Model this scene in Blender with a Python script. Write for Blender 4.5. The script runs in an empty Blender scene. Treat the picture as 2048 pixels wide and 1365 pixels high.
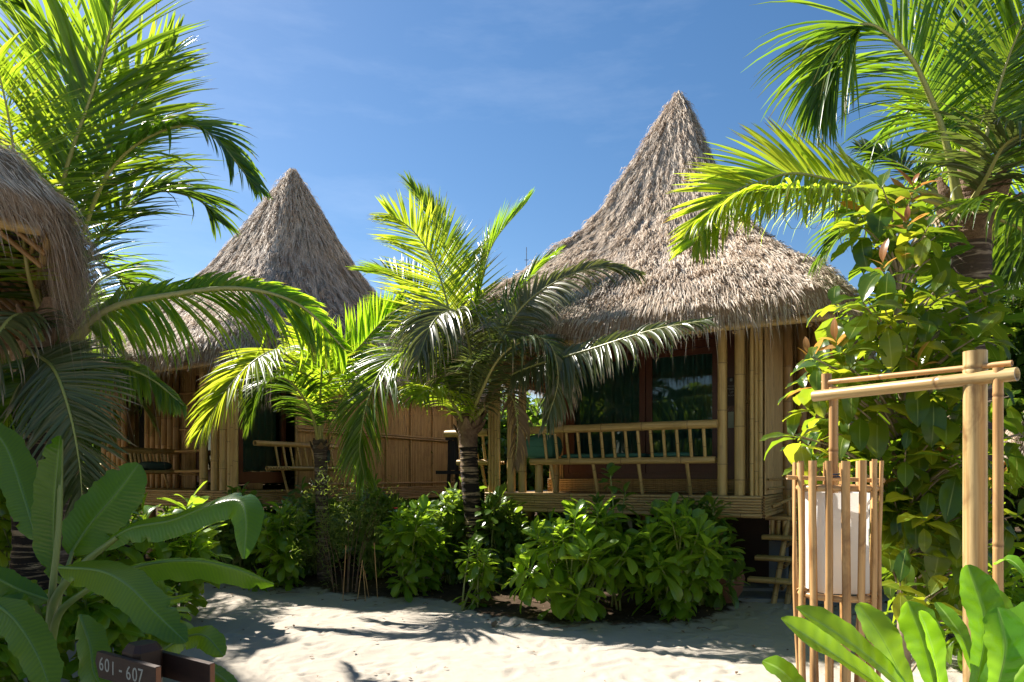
import bpy, math, random
import numpy as np
from mathutils import Vector, Matrix, Quaternion

random.seed(7)
rng = np.random.default_rng(7)
SC = bpy.context.scene
COL = SC.collection

# ------------------------------------------------------------------ camera
CAM_H = 1.35
cam_d = bpy.data.cameras.new('camera')
cam_d.sensor_width = 36.0
cam_d.lens = 24.0
cam_d.shift_y = (950 - 682.5) / 2048.0
cam_d.clip_start = 0.05
cam_d.clip_end = 1500
cam = bpy.data.objects.new('camera', cam_d)
COL.objects.link(cam)
cam.location = (0, 0, CAM_H)
cam.rotation_euler = (math.radians(90), 0, 0)
SC.camera = cam

# ------------------------------------------------------------------ world, sun, exposure
SUN_EL = 43.0
sh = Vector((-0.79, 0.61)).normalized()
SUN = Vector((sh.x * math.cos(math.radians(SUN_EL)), sh.y * math.cos(math.radians(SUN_EL)), math.sin(math.radians(SUN_EL))))
w = bpy.data.worlds.new('World'); SC.world = w; w.use_nodes = True
nt = w.node_tree; nt.nodes.clear()
sky = nt.nodes.new('ShaderNodeTexSky'); sky.sky_type = 'NISHITA'; sky.sun_disc = False
sky.sun_elevation = math.radians(SUN_EL)
sky.sun_rotation = math.atan2(sh.x, sh.y)
sky.altitude = 0; sky.air_density = 1.0; sky.dust_density = 0.3; sky.ozone_density = 1.0
bg = nt.nodes.new('ShaderNodeBackground'); bg.inputs['Strength'].default_value = 0.073
wo = nt.nodes.new('ShaderNodeOutputWorld')
hsv = nt.nodes.new('ShaderNodeHueSaturation'); hsv.inputs['Saturation'].default_value = 1.26; hsv.inputs['Value'].default_value = 0.68
wc = nt.nodes.new('ShaderNodeTexCoord'); wm = nt.nodes.new('ShaderNodeMapping'); wm.inputs['Scale'].default_value = (1.6, 1.6, 7); wm.inputs['Rotation'].default_value = (.2, .35, 0)
wn = nt.nodes.new('ShaderNodeTexNoise'); wn.inputs['Scale'].default_value = 1.7; wn.inputs['Detail'].default_value = 7; wn.inputs['Roughness'].default_value = .62
wr = nt.nodes.new('ShaderNodeMapRange'); wr.inputs[1].default_value = .5; wr.inputs[2].default_value = .86; wr.inputs[4].default_value = .10
wx = nt.nodes.new('ShaderNodeMix'); wx.data_type = 'RGBA'; wx.inputs[7].default_value = (7.5, 8.0, 8.8, 1)
nt.links.new(wc.outputs['Generated'], wm.inputs[0]); nt.links.new(wm.outputs[0], wn.inputs['Vector']); nt.links.new(wn.outputs[0], wr.inputs[0])
nt.links.new(sky.outputs[0], hsv.inputs['Color']); nt.links.new(wr.outputs[0], wx.inputs[0]); nt.links.new(hsv.outputs[0], wx.inputs[6]); nt.links.new(wx.outputs[2], bg.inputs[0]); nt.links.new(bg.outputs[0], wo.inputs[0])
sun_d = bpy.data.lights.new('sun', 'SUN'); sun_d.energy = 4.9; sun_d.angle = math.radians(0.5)
sun_d.color = (1.0, 0.94, 0.85)
sun = bpy.data.objects.new('sun', sun_d); COL.objects.link(sun)
sun.rotation_euler = SUN.to_track_quat('Z', 'Y').to_euler(); sun.location = (-8, 6, 12)
SC.view_settings.view_transform = 'Standard'
SC.view_settings.look = 'None'
SC.view_settings.exposure = 1.55
SC.view_settings.gamma = 1.0
SC.render.engine = 'CYCLES'
SC.cycles.max_bounces = 10
SC.cycles.diffuse_bounces = 8
SC.cycles.transmission_bounces = 8
SC.cycles.transparent_max_bounces = 12
SC.cycles.caustics_reflective = False
SC.cycles.caustics_refractive = False

# ------------------------------------------------------------------ helpers
F = 1365.0
def P(px, py, Y):
    return Vector(((px - 1024) / F * Y, Y, CAM_H + (950 - py) / F * Y))

def tag(o, label=None, cat=None, group=None, kind=None):
    if label: o['label'] = label
    if cat: o['category'] = cat
    if group: o['group'] = group
    if kind: o['kind'] = kind
    return o

def empty(name, loc, rz=0.0):
    o = bpy.data.objects.new(name, None); COL.objects.link(o)
    o.location = loc; o.rotation_euler = (0, 0, rz); o.empty_display_size = .1
    return o

def link(name, me, parent=None, mtx=None):
    o = bpy.data.objects.new(name, me); COL.objects.link(o)
    if parent is not None: o.parent = parent
    if mtx is not None: o.matrix_basis = mtx
    return o

def mk(name, V, Q, mat, rnd=None, along=None, smooth=True, midx=None):
    V = np.ascontiguousarray(V, dtype=np.float32).reshape(-1, 3)
    Q = np.ascontiguousarray(Q, dtype=np.int32)
    k = Q.shape[1]
    me = bpy.data.meshes.new(name)
    me.vertices.add(len(V)); me.vertices.foreach_set('co', V.ravel())
    me.loops.add(Q.size); me.loops.foreach_set('vertex_index', Q.ravel())
    me.polygons.add(len(Q))
    me.polygons.foreach_set('loop_start', np.arange(0, Q.size, k, dtype=np.int32))
    me.polygons.foreach_set('loop_total', np.full(len(Q), k, dtype=np.int32))
    me.polygons.foreach_set('use_smooth', np.full(len(Q), bool(smooth)))
    for m in (mat if isinstance(mat, (list, tuple)) else [mat]): me.materials.append(m)
    if midx is not None: me.polygons.foreach_set('material_index', np.asarray(midx, dtype=np.int32))
    if rnd is not None:
        a = me.attributes.new('rnd', 'FLOAT', 'POINT'); a.data.foreach_set('value', np.asarray(rnd, dtype=np.float32).ravel())
    if along is not None:
        a = me.attributes.new('along', 'FLOAT', 'POINT'); a.data.foreach_set('value', np.asarray(along, dtype=np.float32).ravel())
    me.update(calc_edges=True)
    return me

def grid_q(n, m, k, wrap=False):
    """quads of n separate sheets of m x k points"""
    i = np.arange(m - 1)[:, None]; kk = k if wrap else k - 1
    j = np.arange(kk)[None, :]; j2 = (j + 1) % k
    a = i * k + j; b = i * k + j2; c = (i + 1) * k + j2; d = (i + 1) * k + j
    q = np.stack([a, b, c, d], -1).reshape(-1, 4)
    return (q[None] + (np.arange(n) * m * k)[:, None, None]).reshape(-1, 4)

class Geo:
    def __init__(s): s.V = []; s.Q = []; s.R = []; s.A = []; s.M = []; s.n = 0
    def add(s, V, Q, r=0.5, a=0.0, m=0):
        V = np.asarray(V, dtype=float).reshape(-1, 3); Q = np.asarray(Q)
        s.V.append(V); s.Q.append(Q + s.n); s.M.append(np.full(len(Q), m))
        s.R.append(np.broadcast_to(r, (len(V),)).astype(float)); s.A.append(np.broadcast_to(a, (len(V),)).astype(float)); s.n += len(V)
    def box(s, x0, x1, y0, y1, z0, z1, r=.5, m=0):
        V = [(x, y, z) for x in (x0, x1) for y in (y0, y1) for z in (z0, z1)]
        s.add(V, [(0, 1, 3, 2), (4, 6, 7, 5), (0, 4, 5, 1), (2, 3, 7, 6), (0, 2, 6, 4), (1, 5, 7, 3)], r, 0, m)
    def mesh(s, name, mat, smooth=True):
        return mk(name, np.concatenate(s.V), np.concatenate(s.Q), mat, np.concatenate(s.R), np.concatenate(s.A), smooth, np.concatenate(s.M))
    def build(s, name, mat, parent=None, smooth=True):
        return link(name, s.mesh(name, mat, smooth), parent)

def frames(pts, ref=None):
    pts = np.asarray(pts, float)
    T = np.gradient(pts, axis=0); T /= np.linalg.norm(T, axis=1, keepdims=True) + 1e-9
    ref = np.array((0, 0, 1.0) if ref is None else ref, float); ref = ref / np.linalg.norm(ref)
    N = np.empty_like(T); prev = None
    for i, t in enumerate(T):
        n = ref - t * ref.dot(t)
        l = np.linalg.norm(n)
        if l < .25 and prev is not None:
            n = prev - t * prev.dot(t); l = np.linalg.norm(n)
        elif l < 1e-3:
            n = np.cross(t, (1, 0, 0)); l = np.linalg.norm(n)
        N[i] = n / l
        if prev is not None: N[i] = N[i] * .5 + prev * .5; N[i] -= t * N[i].dot(t); N[i] /= np.linalg.norm(N[i])
        prev = N[i]
    return T, N, np.cross(T, N)

def spline(ctrl, n):
    c = np.array([list(p) for p in ctrl], float)
    c = np.vstack([2 * c[0] - c[1], c, 2 * c[-1] - c[-2]])
    out = []
    for i in range(1, len(c) - 2):
        t = np.linspace(0, 1, 24, endpoint=False)[:, None]
        p0, p1, p2, p3 = c[i - 1], c[i], c[i + 1], c[i + 2]
        out.append(.5 * ((2 * p1) + (-p0 + p2) * t + (2 * p0 - 5 * p1 + 4 * p2 - p3) * t ** 2 + (-p0 + 3 * p1 - 3 * p2 + p3) * t ** 3))
    out.append(c[-2][None]); p = np.vstack(out)
    d = np.r_[0, np.cumsum(np.linalg.norm(np.diff(p, axis=0), axis=1))]
    u = np.linspace(0, d[-1], n)
    return np.stack([np.interp(u, d, p[:, k]) for k in range(3)], 1), d[-1]

def tube_vq(pts, rad, sides=6, ref=None, cap=True):
    pts = np.asarray(pts, float); n = len(pts)
    T, N, B = frames(pts, ref)
    a = np.linspace(0, 2 * np.pi, sides, endpoint=False)
    r = np.broadcast_to(rad, (n,))
    V = pts[:, None] + r[:, None, None] * (np.cos(a)[None, :, None] * N[:, None] + np.sin(a)[None, :, None] * B[:, None])
    return V.reshape(-1, 3), grid_q(1, n, sides, True)[:, ::-1]

def fbm(x, y, octv=4, seed=0):
    x = np.asarray(x, float); y = np.asarray(y, float); out = 0; amp = 1; tot = 0
    r = np.random.default_rng(seed); tab = r.random((64, 64))
    for o in range(octv):
        xi = np.floor(x).astype(int); yi = np.floor(y).astype(int); fx = x - xi; fy = y - yi
        fx = fx * fx * (3 - 2 * fx); fy = fy * fy * (3 - 2 * fy)
        g = lambda a, b: tab[a % 64, b % 64]
        v = (g(xi, yi) * (1 - fx) + g(xi + 1, yi) * fx) * (1 - fy) + (g(xi, yi + 1) * (1 - fx) + g(xi + 1, yi + 1) * fx) * fy
        out = out + amp * v; tot += amp; amp *= .5; x = x * 2.03 + 11; y = y * 2.03 + 7
    return out / tot - .5

# ------------------------------------------------------------------ materials
class NT:
    def __init__(s, name):
        s.m = bpy.data.materials.new(name); s.m.use_nodes = True; s.t = s.m.node_tree; s.t.nodes.clear()
        s.out = s.n('ShaderNodeOutputMaterial')
    def n(s, t, **kw):
        x = s.t.nodes.new(t)
        for k, v in kw.items(): setattr(x, k, v)
        return x
    def l(s, a, b): s.t.links.new(a, b)
    def val(s, sock, v):
        if hasattr(v, 'is_linked') or hasattr(v, 'links'): s.l(v, sock)
        else: sock.default_value = v
    def attr(s, name): return s.n('ShaderNodeAttribute', attribute_name=name).outputs['Fac']
    def math(s, op, a, b=0.0, clamp=False):
        x = s.n('ShaderNodeMath', operation=op, use_clamp=clamp); s.val(x.inputs[0], a); s.val(x.inputs[1], b); return x.outputs[0]
    def mix(s, f, a, b, bt='MIX'):
        x = s.n('ShaderNodeMix', data_type='RGBA', blend_type=bt)
        s.val(x.inputs[0], f)
        for sk, v in ((x.inputs[6], a), (x.inputs[7], b)):
            if isinstance(v, tuple): sk.default_value = (*v, 1) if len(v) == 3 else v
            else: s.l(v, sk)
        return x.outputs[2]
    def noise(s, scale, detail=4, rough=.55, vec=None, dist=0):
        x = s.n('ShaderNodeTexNoise'); x.inputs['Scale'].default_value = scale; x.inputs['Detail'].default_value = detail
        x.inputs['Roughness'].default_value = rough; x.inputs['Distortion'].default_value = dist
        if vec is not None: s.l(vec, x.inputs['Vector'])
        return x.outputs[0]
    def coord(s, scale=(1, 1, 1), kind='Object'):
        c = s.n('ShaderNodeTexCoord'); m = s.n('ShaderNodeMapping'); m.inputs['Scale'].default_value = scale
        s.l(c.outputs[kind], m.inputs['Vector']); return m.outputs[0]
    def ramp(s, f, a, b, c0=0.0, c1=1.0):
        x = s.n('ShaderNodeMapRange'); x.clamp = True; s.val(x.inputs[0], f)
        x.inputs[1].default_value = a; x.inputs[2].default_value = b; x.inputs[3].default_value = c0; x.inputs[4].default_value = c1
        return x.outputs[0]
    def bump(s, h, strength=.5, dist=.01):
        x = s.n('ShaderNodeBump'); x.inputs['Strength'].default_value = strength; x.inputs['Distance'].default_value = dist; s.l(h, x.inputs['Height']); return x.outputs[0]
    def bsdf(s, col, rough=.6, spec=.5, normal=None, **kw):
        x = s.n('ShaderNodeBsdfPrincipled')
        if isinstance(col, tuple): x.inputs['Base Color'].default_value = (*col, 1)
        else: s.l(col, x.inputs['Base Color'])
        s.val(x.inputs['Roughness'], rough); x.inputs['Specular IOR Level'].default_value = spec
        if normal is not None: s.l(normal, x.inputs['Normal'])
        for k, v in kw.items(): x.inputs[k].default_value = v
        return x.outputs[0]
    def done(s, sh): s.l(sh, s.out.inputs['Surface']); return s.m

def leaf_mat(name, c1, c2, t1, t2, trans=.45, rough=.35, tip=None, tip_from=.8, rib=None, spec=.5, vein=0, veinc=(.28, .35), seed=0):
    m = NT(name); r = m.attr('rnd'); al = m.attr('along')
    vec = m.coord((1, 1, 1)); nz = m.noise(9, 3, .6, vec)
    f = m.math('ADD', m.math('MULTIPLY', r, .75), m.math('MULTIPLY', nz, .3), True)
    oi = m.n('ShaderNodeObjectInfo').outputs['Random']
    f = m.math('ADD', f, m.math('MULTIPLY', m.math('SUBTRACT', oi, .5), .8), True)
    c = m.mix(f, c1, c2); t = m.mix(f, t1, t2)
    if tip:
        k = m.ramp(m.math('ADD', al, m.math('MULTIPLY', m.math('SUBTRACT', r, .5), .35)), tip_from, tip_from + .14)
        c = m.mix(k, c, tip); t = m.mix(k, t, tuple(x * .6 for x in tip))
    nrm = None
    if vein:
        uvw = m.attr('vein')
        wv = m.n('ShaderNodeMath', operation='SINE'); m.l(m.math('ADD', m.math('MULTIPLY', uvw, vein), m.math('MULTIPLY', nz, 14)), wv.inputs[0])
        c = m.mix(m.ramp(wv.outputs[0], -1, 1, 0, veinc[0]), c, (.10, .19, .03)); t = m.mix(m.ramp(wv.outputs[0], -1, 1, 0, veinc[1]), t, (.09, .25, .01))
        nrm = m.bump(m.math('ADD', wv.outputs[0], m.math('MULTIPLY', nz, 8)), .16, .003)
    if rib:
        rb = m.ramp(m.attr('mid'), .93, .985); c = m.mix(rb, c, rib)
    p = m.bsdf(c, rough, spec, nrm)
    tr = m.n('ShaderNodeBsdfTranslucent'); m.l(t, tr.inputs['Color'])
    mx = m.n('ShaderNodeMixShader'); mx.inputs[0].default_value = trans
    m.l(p, mx.inputs[1]); m.l(tr.outputs[0], mx.inputs[2])
    return m.done(mx.outputs[0])

M = {}
BR = (.26, .17, .08)
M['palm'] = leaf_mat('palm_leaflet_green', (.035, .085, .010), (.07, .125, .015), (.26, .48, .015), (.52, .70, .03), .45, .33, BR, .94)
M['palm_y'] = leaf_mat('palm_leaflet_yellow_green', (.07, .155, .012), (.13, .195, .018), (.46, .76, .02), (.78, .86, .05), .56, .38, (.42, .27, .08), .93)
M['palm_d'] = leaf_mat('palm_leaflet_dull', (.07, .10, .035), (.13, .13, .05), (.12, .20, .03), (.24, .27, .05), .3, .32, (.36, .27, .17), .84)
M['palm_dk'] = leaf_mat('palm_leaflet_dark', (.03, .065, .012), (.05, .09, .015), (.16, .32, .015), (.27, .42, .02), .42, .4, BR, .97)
M['palm_dead'] = leaf_mat('palm_leaflet_dry', (.20, .13, .06), (.34, .25, .13), (.28, .17, .06), (.4, .28, .12), .3, .6)
M['rachis'] = leaf_mat('palm_rib', (.30, .33, .07), (.38, .34, .12), (.3, .3, .05), (.3, .3, .05), .05, .4)
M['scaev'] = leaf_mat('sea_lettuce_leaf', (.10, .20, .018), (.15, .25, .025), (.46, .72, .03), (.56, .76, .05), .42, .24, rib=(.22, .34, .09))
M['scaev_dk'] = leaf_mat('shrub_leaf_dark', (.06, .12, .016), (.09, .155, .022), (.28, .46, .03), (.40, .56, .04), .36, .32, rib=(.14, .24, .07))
M['mag'] = leaf_mat('broad_leaf_green', (.03, .075, .010), (.07, .12, .014), (.30, .46, .02), (.80, .78, .04), .44, .22, rib=(.28, .32, .08))
M['mag_red'] = leaf_mat('broad_leaf_young_red', (.30, .10, .04), (.35, .18, .05), (.6, .22, .05), (.75, .45, .08), .45, .35, rib=(.5, .3, .12))
M['banana'] = leaf_mat('banana_leaf', (.028, .082, .005), (.065, .135, .009), (.20, .46, .008), (.40, .64, .02), .44, .25, tip=(.22, .15, .05), tip_from=1.06, rib=(.14, .24, .04), vein=330)
M['big'] = leaf_mat('glossy_leaf', (.05, .15, .010), (.10, .22, .016), (.34, .70, .02), (.56, .86, .03), .44, .15, rib=(.30, .46, .10), vein=210, veinc=(.12, .25))
M['fern'] = leaf_mat('feathery_leaf', (.07, .13, .02), (.13, .17, .03), (.25, .4, .04), (.4, .45, .06), .4, .5)
M['bgleaf'] = leaf_mat('tree_leaf', (.045, .10, .015), (.08, .14, .02), (.22, .42, .03), (.38, .52, .04), .42, .45)
M['stem_g'] = leaf_mat('green_stem', (.16, .22, .05), (.22, .26, .07), (.2, .3, .05), (.2, .3, .05), .05, .45)

M['midrib'] = leaf_mat('leaf_midrib', (.11, .20, .03), (.14, .24, .04), (.2, .3, .05), (.2, .3, .05), .05, .5)

def bark(name, c1, c2, ringsc=0, dark=(.02, .015, .012), bumpd=.02):
    m = NT(name); v = m.coord((1, 1, 1)); n1 = m.noise(7, 6, .65, v); n2 = m.noise(38, 4, .6, v)
    c = m.mix(m.ramp(n1, .35, .65), c1, c2)
    if ringsc:
        v2 = m.coord((1.2, 1.2, 14)); n3 = m.noise(2.0, 5, .7, v2, .4)
        c = m.mix(m.ramp(n3, .52, .6), dark, c)
        h = m.math('ADD', n3, m.math('MULTIPLY', n2, .5))
    else: h = m.math('ADD', n1, n2)
    return m.done(m.bsdf(c, .85, .2, m.bump(h, .8, bumpd)))
M['trunk_ring'] = bark('palm_trunk_bark', (.20, .13, .075), (.42, .31, .19), 1)
M['trunk_grey'] = bark('palm_trunk_grey', (.18, .13, .10), (.32, .26, .21), 1, (.07, .05, .04))
M['husk'] = bark('palm_husk', (.11, .065, .04), (.27, .18, .115), 0, bumpd=.03)
M['bark'] = bark('tree_bark', (.24, .18, .12), (.38, .30, .21), 0, bumpd=.006)

def bamboo_mat(name, c1, c2, dark=(.10, .055, .02), rough=.42, blot=.35):
    m = NT(name); oi = m.n('ShaderNodeObjectInfo').outputs['Random']
    cadd = m.n('ShaderNodeTexCoord'); ad = m.n('ShaderNodeVectorMath', operation='ADD')
    cb = m.n('ShaderNodeCombineXYZ'); m.l(m.math('MULTIPLY', oi, 37.0), cb.inputs[0]); m.l(m.math('MULTIPLY', oi, 11.0), cb.inputs[2])
    m.l(cadd.outputs['Object'], ad.inputs[0]); m.l(cb.outputs[0], ad.inputs[1])
    mp = m.n('ShaderNodeMapping'); mp.inputs['Scale'].default_value = (60, 60, 2.2); m.l(ad.outputs[0], mp.inputs[0])
    st = m.noise(1.0, 5, .6, mp.outputs[0])
    mp2 = m.n('ShaderNodeMapping'); mp2.inputs['Scale'].default_value = (9, 9, 4.5); m.l(ad.outputs[0], mp2.inputs[0])
    bl = m.noise(1.0, 4, .65, mp2.outputs[0], .6)
    r = m.attr('rnd')
    f = m.math('ADD', m.math('MULTIPLY', oi, .35), m.math('ADD', m.math('MULTIPLY', r, .3), m.ramp(st, .3, .7, -.35, .75)), True)
    c = m.mix(f, c1, c2)
    c = m.mix(m.math('MULTIPLY', m.ramp(bl, .52, .72), blot), c, dark)
    nd = m.attr('along')
    c = m.mix(m.math('MULTIPLY', m.ramp(nd, .35, .9), .62), c, dark)
    return m.done(m.bsdf(c, rough, .45, m.bump(st, .25, .003)))
M['bamboo'] = bamboo_mat('bamboo_golden', (.40, .25, .08), (.60, .42, .17))
M['bamboo_dk'] = bamboo_mat('bamboo_brown', (.34, .19, .07), (.50, .31, .125))
M['bamboo_pale'] = bamboo_mat('bamboo_pale', (.34, .21, .075), (.62, .46, .215), (.15, .07, .025), .36, .9)
M['bamboo_or'] = bamboo_mat('bamboo_split_orange', (.34, .17, .055), (.60, .37, .155), (.13, .055, .018), .42, .75)
M['slats'] = bamboo_mat('bamboo_slat', (.36, .215, .08), (.58, .39, .17), (.10, .05, .02), .5, .4)

def thatch_mat():
    m = NT('dry_grass_thatch'); r = m.attr('rnd'); al = m.attr('along')
    c = m.mix(m.ramp(r, 0, .5), (.32, .215, .13), (.60, .49, .375)); c = m.mix(m.ramp(r, .5, 1), c, (.80, .72, .61))
    n = m.noise(1.1, 5, .6, m.coord()); c = m.mix(m.ramp(n, .4, .68, 0, .45), c, (.44, .395, .36)); n2 = m.noise(2.6, 4, .6, m.coord((1, 1, .6))); c = m.mix(m.ramp(n2, .55, .72, 0, .5), c, (.27, .16, .09))
    c = m.mix(m.ramp(al, .5, 1.0, 0, .6), c, (.34, .19, .09))
    p = m.bsdf(c, .75, .25); tr = m.n('ShaderNodeBsdfTranslucent'); m.l(c, tr.inputs[0])
    mx = m.n('ShaderNodeMixShader'); mx.inputs[0].default_value = .22; m.l(p, mx.inputs[1]); m.l(tr.outputs[0], mx.inputs[2])
    return m.done(mx.outputs[0])
M['thatch'] = thatch_mat()
def thatch_base_mat():
    m = NT('thatch_mass'); v = m.coord((14, 14, 3)); n = m.noise(1.5, 6, .7, v)
    c = m.mix(n, (.16, .11, .075), (.38, .29, .21))
    return m.done(m.bsdf(c, .9, .1, m.bump(n, 1, .03)))
M['thatch_base'] = thatch_base_mat()

def wood(name, c1, c2, rough=.45, sc=(3, 3, 30)):
    m = NT(name); n = m.noise(1.5, 5, .6, m.coord(sc)); return m.done(m.bsdf(m.mix(n, c1, c2), rough, .4, m.bump(n, .3, .003)))
M['mahog'] = wood('mahogany_wood', (.07, .022, .012), (.14, .05, .025), .35, (30, 30, 3))
M['dkwood'] = wood('dark_stained_wood', (.022, .011, .007), (.06, .028, .017), .5, (12, 12, 50))
M['endgrain'] = wood('end_grain_wood', (.16, .06, .03), (.26, .11, .05), .6, (20, 20, 60))
def flat(name, c, rough=.7, spec=.3, **kw):
    m = NT(name); n = m.noise(14, 4, .6, m.coord()); cc = m.mix(n, tuple(x * .88 for x in c), tuple(min(1, x * 1.12) for x in c))
    return m.done(m.bsdf(cc, rough, spec, m.bump(n, .2, .004), **kw))
M['fab'] = flat('green_canvas', (.07, .20, .15), .85)
M['fab_dk'] = flat('dark_green_canvas', (.05, .09, .08), .85)
M['curtain'] = flat('teal_curtain', (.16, .33, .31), .9)
M['plaster'] = flat('interior_wall', (.30, .20, .11), .9)
M['concrete'] = flat('grey_concrete', (.20, .20, .21), .9)
M['block'] = flat('concrete_block', (.17, .19, .23), .9)
M['clay'] = flat('terracotta', (.20, .085, .05), .8)
M['black'] = flat('blackened_wood', (.012, .011, .014), .55)
M['white'] = flat('white_paint', (.36, .36, .32), .6)
M['card'] = flat('pale_door_card', (.42, .46, .36), .6)
M['red'] = flat('red_petal', (.6, .02, .02), .5)
M['metal'] = flat('grey_metal', (.15, .15, .16), .4)
M['cord'] = flat('blue_black_cord', (.02, .025, .05), .7)
def paper():
    m = NT('lantern_paper'); p = m.bsdf((.82, .82, .80), .6, .3); tr = m.n('ShaderNodeBsdfTranslucent'); tr.inputs[0].default_value = (.8, .8, .76, 1)
    mx = m.n('ShaderNodeMixShader'); mx.inputs[0].default_value = .35; m.l(p, mx.inputs[1]); m.l(tr.outputs[0], mx.inputs[2]); return m.done(mx.outputs[0])
M['paper'] = paper()
def glass():
    m = NT('window_glass'); fr = m.n('ShaderNodeFresnel'); fr.inputs[0].default_value = 1.5
    g = m.n('ShaderNodeBsdfGlossy'); g.inputs['Roughness'].default_value = .02
    t = m.n('ShaderNodeBsdfTransparent'); t.inputs[0].default_value = (.42, .52, .48, 1)
    mx = m.n('ShaderNodeMixShader'); m.l(m.math('ADD', m.math('MULTIPLY', fr.outputs[0], 1.6), .05, True), mx.inputs[0]); m.l(t.outputs[0], mx.inputs[1]); m.l(g.outputs[0], mx.inputs[2])
    return m.done(mx.outputs[0])
M['glass'] = glass()
def ground_mat():
    m = NT('sand_and_soil'); v = m.coord(); n1 = m.noise(.9, 5, .6, v); n2 = m.noise(220, 3, .7, v); n3 = m.noise(9, 5, .65, v)
    sand = m.mix(n1, (.36, .32, .27), (.455, .415, .355)); sand = m.mix(m.ramp(n2, .35, .8, 0, .35), sand, (.34, .28, .21))
    sand = m.mix(m.ramp(n3, .66, .74, 0, .35), sand, (.30, .24, .17))
    soil = m.mix(n3, (.035, .024, .016), (.11, .08, .055))
    s = m.ramp(m.math('ADD', m.attr('along'), m.math('MULTIPLY', m.math('SUBTRACT', n3, .5), .7)), .4, .62)
    c = m.mix(s, sand, soil)
    h = m.math('ADD', m.math('MULTIPLY', n2, .25), n3)
    return m.done(m.bsdf(c, 1.0, .0, m.bump(h, .6, .02)))
M['ground'] = ground_mat()

# ------------------------------------------------------------------ ground
def ground_Y(py): return CAM_H * F / (py - 950)
bed_px = [(0, 1150), (300, 1160), (500, 1176), (640, 1182), (720, 1196), (900, 1203), (960, 1235), (1100, 1252), (1400, 1250), (1470, 1215), (1500, 1206), (1760, 1206), (1790, 1290), (2100, 1330)]
bx = [(x - 1024) / F * ground_Y(y) for x, y in bed_px]; by = [ground_Y(y) for x, y in bed_px]
def line(a, b, step): return list(np.arange(a, b, step))
xs = np.array(line(-400, -40, 40) + line(-40, -12, 2) + line(-12, -5, .2) + line(-5, 4, .022) + line(4, 10, .2) + line(10, 40, 2) + line(40, 401, 40))
ys = np.array(line(-400, -20, 38) + line(-20, 1, 1) + line(1, 3.2, .1) + line(3.2, 8.6, .022) + line(8.6, 14, .2) + line(14, 40, 2) + line(40, 801, 40))
X, Yg = np.meshgrid(xs, ys)
def hgt(X, Y):
    return .05 * fbm(X * .5, Y * .5, 3, 3) + .035 * fbm(X * 2.2, Y * 2.2, 4, 4)
Z = hgt(X, Yg)
near = (X > -5) & (X < 4) & (Yg > 3.2) & (Yg < 8.6)
for i in range(1300):
    cx, cy = rng.uniform(-5, 4), rng.uniform(3.2, 8.4); a = rng.uniform(0, np.pi); L, W_ = rng.uniform(.035, .13), rng.uniform(.02, .05)
    ix = (np.abs(xs - cx) < .4).nonzero()[0]; iy = (np.abs(ys - cy) < .4).nonzero()[0]
    sl = np.ix_(iy, ix); dx = X[sl] - cx; dy = Yg[sl] - cy
    u = (dx * np.cos(a) + dy * np.sin(a)) / L; v = (-dx * np.sin(a) + dy * np.cos(a)) / W_
    r2 = u * u + v * v
    Z[sl] += rng.uniform(.004, .013) * (-np.exp(-r2 * 1.2) + .45 * np.exp(-(np.sqrt(r2) - 1.5) ** 2 * 3))
by_at = np.interp(X, bx, by)
soil = 1 / (1 + np.exp(-(Yg - by_at + .3 * fbm(X * 3, Yg * 3, 3, 9)) * 9))
Z += soil * .04
V = np.stack([X, Yg, Z], -1).reshape(-1, 3)
g = link('ground', mk('ground', V, grid_q(1, len(ys), len(xs)), M['ground'], np.full(len(V), .5), soil.ravel()))
tag(g, 'pale raked sand path running into dark garden soil under the bushes', kind='structure')

# ------------------------------------------------------------------ bamboo pole
def pole_mesh(L, r, sides=12, inter=.32, jit=0.0, r2=None, bend=0.0, seed=None):
    rr = random.Random(seed if seed is not None else random.random())
    zs = [0.0]; nd = [0.0]; rad = [1.0]
    z = rr.uniform(.3, 1) * inter
    while z < L - .02:
        zs += [z - .012, z - .003, z, z + .004, z + .016]; rad += [1.0, 1.05, .97, 1.09, 1.0]; nd += [0, .5, 1, .8, 0]
        z += inter * rr.uniform(.85, 1.15)
    zs.append(L); nd.append(0); rad.append(1.0)
    zs = np.array(zs); nd = np.array(nd, float); rad = np.array(rad) * r
    o = np.argsort(zs); zs, nd, rad = zs[o], nd[o], rad[o]
    if r2: rad = rad * (1 + (r2 / r - 1) * zs / L)
    cx = bend * np.sin(np.pi * zs / L)
    a = np.linspace(0, 2 * np.pi, sides, endpoint=False)
    V = np.stack([cx[:, None] + rad[:, None] * np.cos(a), rad[:, None] * np.sin(a), np.broadcast_to(zs[:, None], (len(zs), sides))], -1)
    G = Geo(); G.add(V, grid_q(1, len(zs), sides, True), .5, np.repeat(nd, sides))
    for e, sgn in ((0, 1), (-1, -1)):
        c = V[e]; ctr = np.array([cx[e], 0, zs[e]]); inn = ctr + (c - ctr) * .72; dp = inn.copy(); dp[:, 2] += sgn * .03; cc = ctr + (dp - [ctr[0], 0, dp[0, 2]]) * 0.02; cc[:, 2] = dp[0, 2]
        st = np.stack([c, inn, dp, cc]); q = grid_q(1, 4, sides, True)
        if sgn > 0: q = q[:, ::-1]
        G.add(st, q, .3, np.repeat([.15, .3, 1.2, 1.4], sides))  # hollow end coloured dark, the shade of the hole put into the tint
    return G.mesh('bamboo_pole', M['bamboo'])

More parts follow.
